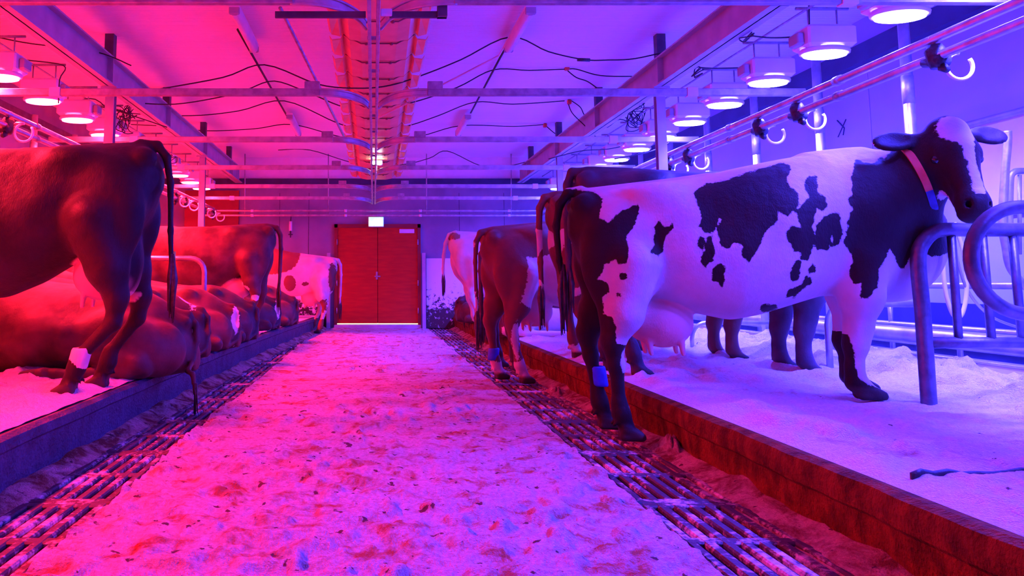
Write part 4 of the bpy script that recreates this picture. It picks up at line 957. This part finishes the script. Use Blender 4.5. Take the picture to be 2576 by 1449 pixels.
def lying(name, mat, k=1.0, h=.02, mark=None, side=1, tail=None, lean=.05, leg=(.02, .95)):
    fd = Field(); z0 = -.01
    top = [(-.12, .20), (-.07, .34), (.02, .46), (.15, .56), (.3, .64), (.45, .67), (.7, .66), (1.0, .69), (1.3, .74), (1.5, .72), (1.65, .60), (1.74, .45)]
    bot = [(-.12, .02), (.1, -.02), (1.5, -.02), (1.74, .1)]
    wid = [(-.12, .10), (-.02, .22), (.15, .33), (.4, .42), (.7, .50), (1.0, .50), (1.3, .40), (1.55, .29), (1.74, .14)]
    sc = lambda A: [(a * k, b * k) for a, b in A]
    fd.loft(sc(top), sc(bot), sc(wid), 2.15, .42, lean, .05, .34)
    for w in (-1, 1):
        fd.ell((.40 * k, (.20 * w + lean * .5) * k, .585 * k), (.10 * k, .06 * k, .055 * k), .07)
        fd.ell((-.03 * k, (.08 * w) * k, .38 * k), (.06 * k, .045 * k, .05 * k), .08)
        fd.ell((1.35 * k, .24 * w * k, .42 * k), (.18 * k, .10 * k, .26 * k), .08)
        fd.ell((.66 * k, (.40 * w + .03) * k, .60 * k), (.15 * k, .06 * k, .12 * k), .15, op=-1)
    fd.cap((-.05 * k, lean * .3, .44 * k), (1.5 * k, lean * .5, .72 * k), .03, .04, .05)
    n = side
    fd.ell((.33 * k, .37 * n * k, .24 * k), (.32 * k, .15 * k, .23 * k), .07, ((.94, 0, .34), (0, 1, 0), (-.34, 0, .94)))
    fd.ell((.10 * k, .27 * n * k, .20 * k), (.20 * k, .14 * k, .20 * k), .07)
    a, b = leg
    fd.chain([(.45 * k, .44 * n * k, .20 * k, .12 * k), (.20 * k, .46 * n * k, .12 * k, .085 * k), (a * k, .45 * n * k, .08 * k, .06 * k), ((a + .10) * k, .50 * n * k, .06 * k, .045 * k), ((b - .12) * k, .56 * n * k, .05 * k, .040 * k), ((b - .05) * k, .57 * n * k, .055 * k, .048 * k)], .035)
    fd.cap(((b - .03) * k, .555 * n * k, .055 * k), ((b + .09) * k, .55 * n * k, .05 * k), .048 * k, .034 * k, .015); fd.cap(((b - .03) * k, .60 * n * k, .055 * k), ((b + .09) * k, .60 * n * k, .05 * k), .048 * k, .034 * k, .015)
    for w in (-1, 1):
        fd.chain([(1.48 * k, .24 * w * k, .30 * k, .11 * k), (1.68 * k, .26 * w * k, .12 * k, .07 * k), (1.80 * k, .26 * w * k, .07 * k, .055 * k), (1.60 * k, .30 * w * k, .045 * k, .042 * k), (1.45 * k, .30 * w * k, .045 * k, .045 * k)], .035)
    tl = tail or [(-.04, 0, .45), (-.105, .02, .37), (-.122, .05, .24), (-.115, .12, .10), (-.04, .26, .035), (.10, .37, .03)]
    tl = [(p[0] * k, p[1], p[2] * k) for p in tl]
    fd.chain([(*p, (.026 if h < .019 else .030) - .009 * i / (len(tl) - 1)) for i, p in enumerate(tl)], .02)
    fd.chain([(1.50 * k, 0, .52 * k, .22 * k), (1.82 * k, 0, .66 * k, .15 * k), (2.0 * k, 0, .78 * k, .115 * k)], .08)
    hs = head(fd, (2.08 * k, 0, .88 * k), (.80, 0, -.55), (.55, 0, .8), k)
    V, Q = fd.mesh(h)
    hx = (b + .05) * k
    hn = (np.hypot(V[:, 0] - hx - .02, V[:, 1] - .575 * n * k) < .095 * k) * (V[:, 2] < .12) * 1.0
    mk = mark(V, hs, k, None) if mark else np.full(len(V), -.3)
    me = skin_mesh(name, V, Q, mk, np.zeros(len(V)), hn, mat)
    o = bpy.data.objects.new(name, me); C.objects.link(o); o['_org'] = [0., 0., 0.]
    e = Vector(tl[-1]); mb = MB(); rr = random.Random(9)
    for i in range(12):
        a_ = rr.uniform(0, 6.28); q = rr.uniform(0, .022)
        mb.tube([(e.x + .3 * q * math.cos(a_), e.y + .3 * q * math.sin(a_), e.z + .08), (e.x + q * math.cos(a_), e.y + q * math.sin(a_), e.z - rr.uniform(.10, .17))], [.010, .003], 5)
    mb.build('tail_switch', 'hoof', o)
    for w in (-1, 1): MB().ell(tuple(hs['P'](.185, -.036, .100 * w)), (.021 * k,) * 3, 12, 8).build('eye', 'eye_dark', o)
    return o, hs
def place(o, x, y, z, deg, lab, grp=None):
    o.location = (x, y, z); o.rotation_euler = (0, 0, R(deg)); tag(o, lab, 'cow', grp); return o
def band(o, x, y, z, r, h_, mat, lab=None, ax=0., tilt=0.):
    n = 20; V = []
    for zz, rr in ((0, r), (h_ * .1, r + .004), (h_ * .9, r + .004), (h_, r), (h_, r - .01), (0, r - .01)):
        for i in range(n): a = 2 * math.pi * i / n; V.append((x + tilt * (zz - h_ / 2) + rr * math.cos(a) * 1.05, y + rr * math.sin(a) * .95, z - h_ / 2 + zz))
    f = [(j * n + i, j * n + (i + 1) % n, ((j + 1) % 6) * n + (i + 1) % n, ((j + 1) % 6) * n + i) for j in range(6) for i in range(n)]
    return MB().add(V, f).build('leg_band', mat, o, label=lab)

# --- the black-and-white cow in front on the right
RO = (1.628, 4.758); RU = (.99, -.14); RN = (.14, .99)
def rp(px, py, off):
    d = ray(px, py); P = (RO[0] + off * RN[0], RO[1] + off * RN[1])
    t = (P[0] * RN[0] + P[1] * RN[1]) / (d[0] * RN[0] + d[1] * RN[1])
    return np.array([(d[0] * t - P[0]) * RU[0] + (d[1] * t - P[1]) * RU[1], off, 1 + d[2] * t])
def zl(zx, zy, off=-.30): q = rp(1380 + zx / 2.862, 360 + zy / 2.862, off); return (q[0], q[2])
PATCH = [
 [(1050, 360), (1080, 320), (1140, 290), (1290, 262), (1420, 215), (1560, 175), (1650, 145), (1730, 150), (1745, 190), (1720, 240), (1725, 300), (1790, 350), (1810, 420), (1780, 480), (1720, 525), (1650, 500), (1650, 560), (1560, 640), (1530, 720), (1440, 865), (1390, 810), (1395, 740), (1340, 720), (1280, 765), (1240, 740), (1230, 680), (1200, 620), (1255, 540), (1230, 540), (1190, 640), (1120, 650), (1080, 600), (1100, 540), (1090, 470), (1060, 420)],
 [(755, 600), (800, 550), (820, 590), (870, 600), (890, 565), (900, 610), (850, 660), (830, 720), (825, 780), (790, 810), (760, 800), (735, 780), (760, 730), (750, 690), (770, 640)],
 [(1070, 700), (1095, 670), (1125, 690), (1115, 760), (1090, 790)],
 [(1150, 680), (1180, 660), (1185, 720), (1200, 760), (1190, 850), (1160, 860), (1130, 900), (1090, 850), (1120, 790), (1130, 720)],
 [(1190, 890), (1240, 865), (1270, 890), (1265, 990), (1250, 1035), (1220, 1000), (1180, 990), (1170, 930)],
 [(1840, 280), (1880, 230), (1930, 240), (1940, 300), (1940, 350), (2000, 390), (2010, 450), (1970, 500), (1940, 460), (1925, 510), (1900, 600), (1920, 680), (1900, 760), (1870, 840), (1820, 850), (1810, 790), (1760, 780), (1740, 720), (1710, 690), (1710, 650), (1740, 600), (1790, 600), (1820, 620), (1800, 560), (1780, 490), (1830, 440), (1870, 390), (1850, 340)],
 [(1930, 600), (1960, 550), (2030, 500), (2090, 490), (2100, 560), (2120, 640), (2080, 740), (2030, 750), (2055, 680), (2035, 660), (2020, 770), (1930, 770), (1910, 700)],
 [(1760, 870), (1800, 830), (1825, 850), (1810, 930), (1790, 990), (1735, 1000), (1740, 930)],
 [(1870, 910), (1900, 865), (1930, 900), (1920, 930), (1880, 940)],
 [(1710, 1080), (1730, 1050), (1820, 1020), (1850, 960), (1890, 965), (1900, 1010), (1830, 1050), (1770, 1110), (1710, 1110)],
 [(500, 930), (560, 935), (565, 980), (520, 990)], [(488, 1078), (517, 1080), (515, 1107), (492, 1105)],
 [(1520, 1180), (1550, 1160), (1640, 1160), (1650, 1190), (1580, 1220), (1530, 1215)],
]
HINDP = [(-300, 300), (180, 330), (260, 345), (330, 350), (390, 400), (380, 450), (365, 540), (410, 560), (430, 575), (520, 490), (640, 440), (655, 480), (620, 590), (560, 680), (578, 760), (565, 875), (500, 870), (480, 840), (400, 870), (390, 930), (350, 980), (430, 1010), (440, 1070), (390, 1100), (395, 1230), (460, 1260), (485, 1320), (490, 1448), (470, 1500), (420, 1520), (430, 1600), (-300, 1600)]
FRONTP = [(2200, 140), (2215, 115), (2250, 130), (2330, 150), (2390, 100), (2420, 110), (2700, -200), (3300, -200), (3300, 700), (2760, 820), (2640, 760), (2560, 900), (2530, 900), (2460, 760), (2450, 760), (2420, 850), (2380, 900), (2370, 1040), (2290, 1130), (2240, 1120), (2255, 1000), (2190, 1020), (2160, 920), (2190, 860), (2180, 800), (2120, 720), (2150, 640), (2155, 560), (2185, 470), (2150, 400), (2190, 370), (2180, 250)]
FLEG = [(1980, 1270), (2030, 1290), (2067, 1285), (2107, 1326), (2137, 1321), (2167, 1401), (2197, 1501), (2210, 1601), (2225, 1680), (2290, 1730), (2420, 1780), (2700, 1860), (2700, 2050), (1900, 2050), (1900, 1270)]
def r1_mark(V, hs, k, L):
    m = np.full(len(V), -.3)
    # the two flanks carry mirrored markings, measured on the near side where the skin itself lies
    yy = np.where(V[:, 0] < 1.9, -np.abs(V[:, 1]), V[:, 1]); X = RO[0] + V[:, 0] * RU[0] + yy * RN[0]; Y = RO[1] + V[:, 0] * RU[1] + yy * RN[1]
    zc = Y * _c + (V[:, 2] - 1) * _s; px = CX + FOC * X / zc; py = CY - FOC * (-Y * _s + (V[:, 2] - 1) * _c) / zc
    ux = (px - 1380) * 2.862; uy = (py - 360) * 2.862; mm = zc / FOC / 2.862
    for P in PATCH + [HINDP, FRONTP]: m = np.maximum(m, poly_sd(ux, uy, P) * mm)
    lg = (V[:, 0] > 1.0) & (V[:, 2] < .72) & (V[:, 2] < .70 + .0 * V[:, 0])
    m = np.where(lg, np.where(V[:, 1] < 0, poly_sd(ux, uy, FLEG) * mm, .70 - V[:, 2]), m)
    hl = (V[:, 0] < .3) & (V[:, 2] < .63)
    white = blobs(V, [(-.045, -.23, .52, .055, .06, .10), (-.03, -.23, .36, .035, .06, .14), (-.09, .10, .33, .03, .05, .12)])
    m = np.where(hl, -white, m)
    # head
    rel = (V - hs['O']) / hs['S']; f = rel @ hs['F']; n = rel @ hs['N']; w = rel @ hs['W']
    near = (np.sqrt((rel ** 2).sum(1)) < .62) & (V[:, 1] < -.16) & (f > -.12) & (n > -.26) & ((np.abs(w) < .16) | ((f < .14) & (n > -.14) & (n < .08) & (np.abs(w) < .34)))
    fore = (1 - np.sqrt(((f - .05) / .10) ** 2 + ((w - .0) / .085) ** 2)) * .085
    hw = np.interp(f, [.1, .25, .4, .5], [.045, .022, .030, .022])
    blaze = np.where((f > .05) & (f < .44), hw - np.abs(w + .01), -.2)
    wh = np.maximum(fore, blaze); wh = np.where(n > -.06, wh, -.2)
    chin = (1 - np.sqrt(((f - .36) / .14) ** 2 + ((n + .17) / .05) ** 2 + (w / .07) ** 2)) * .06
    wh = np.maximum(wh, chin)
    return np.where(near, -wh, m)
def r1_head(fd):
    O = rp(2388, 320, -.30); Mz = rp(2458, 490, -.50)
    fd.chain([(1.42, 0, 1.45, .27), (1.60, -.07, 1.58, .21), (1.69, -.16, 1.68, .155), (1.70, -.22, 1.76, .115)], .09)
    fd.chain([(1.62, -.02, 1.20, .17), (1.68, -.10, 1.50, .10)], .09)
    F = Mz - O; az = np.array([-.13, -.99, .0]); c_, s_ = .99, -.14
    az = np.array([az[0] * RU[0] + az[1] * RU[1], az[0] * RN[0] + az[1] * RN[1], 0.12])
    return head(fd, O, F, az, 1.08, .12)
o, hs, L = standing('cow', 'hide_holstein', 1.0, .05, .32, .0125,
    hind={-1: ((-.14, .55), (-.10, .16), (-.08, 0)), 1: ((-.24, .58), (-.17, .17), (-.15, 0))},
    fore={-1: ((1.25, .32), (1.24, .10), (1.27, 0)), 1: ((1.34, .32), (1.36, .10), (1.39, 0))},
    tail=[(-.28, 0, 1.55), (-.36, .0, 1.535), (-.415, 0, 1.46), (-.44, 0, 1.32), (-.425, .02, 1.1), (-.40, .02, .95)], headspec=r1_head, mark=r1_mark, wide=1.0)
place(o, RO[0], RO[1], 0, math.degrees(math.atan2(RU[1], RU[0])), 'large black and white spotted dairy cow on the right, looking at the viewer')
R1 = o
band(o, -.175, .18, .05 + .34, .050, .13, 'band_blue', 'blue band above the hind foot', tilt=-.15)
# collar: a strap laid around the neck just behind the jaw
from mathutils.bvhtree import BVHTree
bv = BVHTree.FromPolygons([v.co for v in R1.data.vertices], [p.vertices for p in R1.data.polygons])
def r1hit(px, py):
    a = Vector(rp(px, py, -1.5)); b = Vector(rp(px, py, 0.)); return bv.ray_cast(a, (b - a).normalized())[0]
cA = r1hit(2302, 408); cB = r1hit(2345, 505); cT = bv.ray_cast(Vector((1.585, -.10, 3)), Vector((0, 0, -1)))[0]
axn = (cA - cT).cross(cB - cT).normalized(); cc = Vector((1.66, -.16, 1.66)); cc = cc - axn * (cc - cT).dot(axn); e1 = (cA - cc).normalized(); e2 = axn.cross(e1)
ring = []
for i in range(72):
    a = 2 * math.pi * i / 72; d = e1 * math.cos(a) + e2 * math.sin(a); h_ = bv.ray_cast(cc, d)[0]
    ring.append((min((h_ - cc).length, .24) if h_ else .2, d))
rad = [sum(ring[(i + q) % 72][0] for q in range(-2, 3)) / 5 for i in range(72)]
rad = [max(rad[i], ring[i][0]) for i in range(72)]
aB = math.atan2((cB - cc).dot(e2), (cB - cc).dot(e1)) * 72 / (2 * math.pi)
def strap(i0, i1, mat, lab):
    V = []
    for i in range(i0, i1 + 1):
        p = cc + ring[i % 72][1] * rad[i % 72]; d = ring[i % 72][1]
        V += [tuple(p - axn * .019 - d * .01), tuple(p + axn * .019 - d * .01), tuple(p + axn * .019 + d * .008), tuple(p - axn * .019 + d * .008)]
    n = i1 - i0; f = [(4 * i + j, 4 * i + 4 + j, 4 * i + 4 + (j + 1) % 4, 4 * i + (j + 1) % 4) for i in range(n) for j in range(4)]
    MB().add(V, f, False).build('collar', mat, R1, label=lab)
q_ = int(round(aB * .72)); strap(q_ - 48, q_, 'strap_red', 'red part of the neck strap'); strap(q_, q_ + 24, 'strap_blue', 'dark blue part of the neck strap')

# --- brown cow behind it
def mk(L): return lambda V, hs, k, l: blobs(V, L)
o, hs, L = standing('cow', 'hide_grey_brown', 1.05, BZ, BZ, .02, hind={-1: ((-.10, .55), (.0, .17), (.02, 0))}, mark=mk([]), tail=[(-.30, 0, 1.52), (-.36, .0, 1.52), (-.40, 0, 1.42), (-.41, 0, 1.2), (-.40, .01, .9), (-.40, .02, .72)])
place(o, 1.97, 5.88, 0, 0, 'tall plain brown cow directly behind the spotted cow, its back and front legs showing')
o, hs, L = standing('cow', 'hide_white_patch', 1.0, BZ, BZ, .02, hind={-1: ((-.16, .56), (-.04, .18), (-.02, 0))}, mark=mk([(-.30, -.1, 1.70, .35, .30, .24), (-.25, -.1, 1.15, .24, .4, .22), (-.1, 0, .7, .2, .4, .28), (.7, -.3, 1.6, .6, .3, .3), (1.6, 0, 1.6, .5, .5, .4), (-.3, 0, .55, .3, .3, .2), (1.3, 0, .5, .3, .4, .35), (-.3, -.12, 1.34, .10, .12, .07, -1)]))
place(o, 1.97, 6.85, 0, 2, 'dark patched cow whose rump and tail show left of the spotted cow')
o, hs, L = standing('cow', 'hide_white_patch', .99, .02, BZ, .018, hind={-1: ((-.14, .56), (-.06, .18), (-.02, 0)), 1: ((-.22, .56), (-.16, .18), (-.13, 0))},
    mark=mk([(0.05, 0, 1.55, .55, .5, .36), (-.22, 0, 1.15, .26, .5, .5), (-.16, 0, .55, .3, .5, .35), (.9, 0, 1.65, .6, .5, .28), (1.7, 0, 1.4, .5, .5, .5), (1.25, 0, .5, .3, .4, .3), (-.12, -.26, .42, .05, .08, .2, -1)]))
place(o, 1.44, 7.52, 0, 14, 'brown cow with white flank and udder, its hind feet in the right gutter')
band(o, -.18, .178, .28, .050, .12, 'band_blue', 'blue band above the left hind foot', tilt=.1)
o, hs, L = standing('cow', 'hide_brown', .93, .02, BZ, .022, hind={1: ((-.20, .56), (-.14, .18), (-.12, 0))}, mark=mk([(.2, 0, .7, .2, .3, .2)]))
place(o, 1.62, 8.62, 0, 14, 'brown cow almost hidden behind the white-flanked cow, one banded hind foot showing')
band(o, -.07, -.168, .27, .050, .12, 'band_blue', 'blue band above the hind foot')
o, hs, L = standing('cow', 'hide_cream', .99, BZ, BZ, .022, hind={-1: ((-.06, .56), (.06, .18), (.08, 0)), 1: ((-.02, .56), (.08, .18), (.12, 0))}, mark=mk([(-.28, 0, 1.74, .10, .2, .07), (.1, .3, .8, .3, .1, .3)]), tail=[(-.26, 0, 1.54), (-.36, .0, 1.50), (-.42, .02, 1.36), (-.45, .04, 1.15), (-.46, .05, .95), (-.46, .05, .8)])
place(o, 1.58, 12.0, 0, 6, 'cream white cow standing farthest along the right row near the splattered wall board')
o, hs = lying('cow', 'hide_red_brown', 1.0, .022, mark=mk([(.75, -.45, .25, .45, .35, .3), (.3, -.5, .1, .2, .2, .12)]), side=-1, leg=(.3, 1.15))
place(o, 1.52, 10.15, BZ, 4, 'brown and pale cow lying in the right row behind the banded hind legs')
o, hs = lying('cow', 'hide_brown', .98, .025, mark=mk([]), side=-1); RLm = o
place(o, 1.62, 13.6, BZ, 3, 'small brown cow lying deepest in the right row')

# --- left side
o, hs, L = standing('cow', 'hide_dark_brown', 1.055, BZ, BZ, .016, hind={1: ((-.17, .54), (.06, .17), (.09, 0)), -1: ((-.20, .55), (.0, .17), (.03, 0))}, mark=mk([]), us=-.02,
    tail=[(-.22, 0, 1.555), (-.33, .0, 1.545), (-.39, 0, 1.47), (-.42, 0, 1.30), (-.43, .01, 1.0), (-.445, .02, .74)])
place(o, -1.80, 4.90, 0, 180, 'huge dark brown cow standing at the left edge, rump and tail toward the walkway'); L1 = o
band(o, .045, .19, BZ + .24, .056, .13, 'band_pale', 'pale band above the hind hoof', tilt=-.25)
MB().tube([(-.455, -.03, .62 + .29), (-.465, -.03, .80 + .29)], .012, 6).tube([(-.46, -.03, .84 + .29), (-.46, -.03, .92 + .29)], .022, 8).build('tail_tag', 'yellow_tag', o)
o, hs, L = standing('cow', 'hide_red_brown', .985, BZ, BZ, .02, hind={1: ((-.12, .56), (.02, .18), (.05, 0)), -1: ((-.16, .56), (-.06, .18), (-.03, 0))}, mark=mk([(.13, .22, .97, .10, .12, .06), (.0, .25, .92, .04, .1, .04), (.25, .1, .8, .2, .3, .12), (-.12, .22, .80, .06, .1, .04)]))
place(o, -1.73, 10.35, 0, 180, 'red-brown cow with small white thigh patches standing in the middle of the left row')
band(o, .03, .177, BZ + .25, .050, .13, 'band_pale', 'pale band above the hind foot', tilt=-.1)
o, hs, L = standing('cow', 'hide_white_patch', .97, .0, BZ, .022, hind={1: ((-.14, .56), (-.05, .18), (-.02, 0)), -1: ((-.0, .56), (.14, .18), (.2, 0))}, mark=mk([(.85, 0, 1.45, .50, .6, .34), (1.6, 0, 1.3, .5, .5, .5), (.55, .3, 1.0, .12, .3, .16), (.25, .3, .98, .07, .2, .04), (-.26, 0, 1.1, .10, .3, .34), (-.1, .1, .6, .10, .2, .22), (.12, .1, .62, .05, .2, .07), (.0, .2, 1.56, .07, .1, .05), (1.2, .2, .4, .3, .3, .3), (-.05, 0, .15, .3, .4, .17)]))
place(o, -1.08, 14.9, 0, 176, 'white and red-brown spotted cow standing beside the left edge of the red door')
o, hs = lying('cow', 'hide_red_brown', 1.04, .016, mark=mk([(1.62, .3, .15, .12, .3, .12)]), side=1, leg=(.16, .84), tail=[(-.04, 0, .45), (-.105, .02, .37), (-.122, .05, .24), (-.115, .12, .10), (-.10, .22, .04), (-.15, .27, .02), (-.175, .28, -.12)])
place(o, -1.53, 5.98, BZ, 180, 'large brown cow lying at the far left behind the dark cow\'s hind legs')
o, hs = lying('cow', 'hide_brown', 1.03, .02, mark=mk([(.10, -.1, .55, .18, .16, .07), (.05, -.1, .45, .10, .2, .07)]), side=1); A_ = o
place(o, -1.68, 7.08, BZ, 180, 'brown cow with a mottled white rump lying second in the left row')
o, hs = lying('cow', 'hide_red_brown', 1.02, .02, mark=mk([(-.08, .06, .25, .05, .08, .22)]), side=1); B_ = o
place(o, -1.58, 8.15, BZ, 178, 'red-brown cow with a thin pale stripe down its rump lying third in the left row')
for src, x, y, deg, mat, lab in ((A_, -1.56, 9.27, 181, 'hide_grey_brown', 'dark brown cow lying just in front of the standing brown cow\'s hind leg'),
                            (B_, -1.56, 11.45, 182, 'hide_grey_brown', 'dark cow lying right behind the pale-banded leg in the left row'),
                            (A_, -1.40, 12.6, 179, 'hide_red_brown', 'brown cow lying last in the left row, below the cow by the door')):
    c_ = copy_tree(src); place(c_, x, y, BZ, deg, lab)
    me = c_.data.copy(); c_.data = me; me.materials[0] = MATS[mat]
    if src is A_: me.attributes['mark'].data.foreach_set('value', [-.3] * len(me.vertices))

for o in bpy.data.objects:
    if '_org' in o: del o['_org']
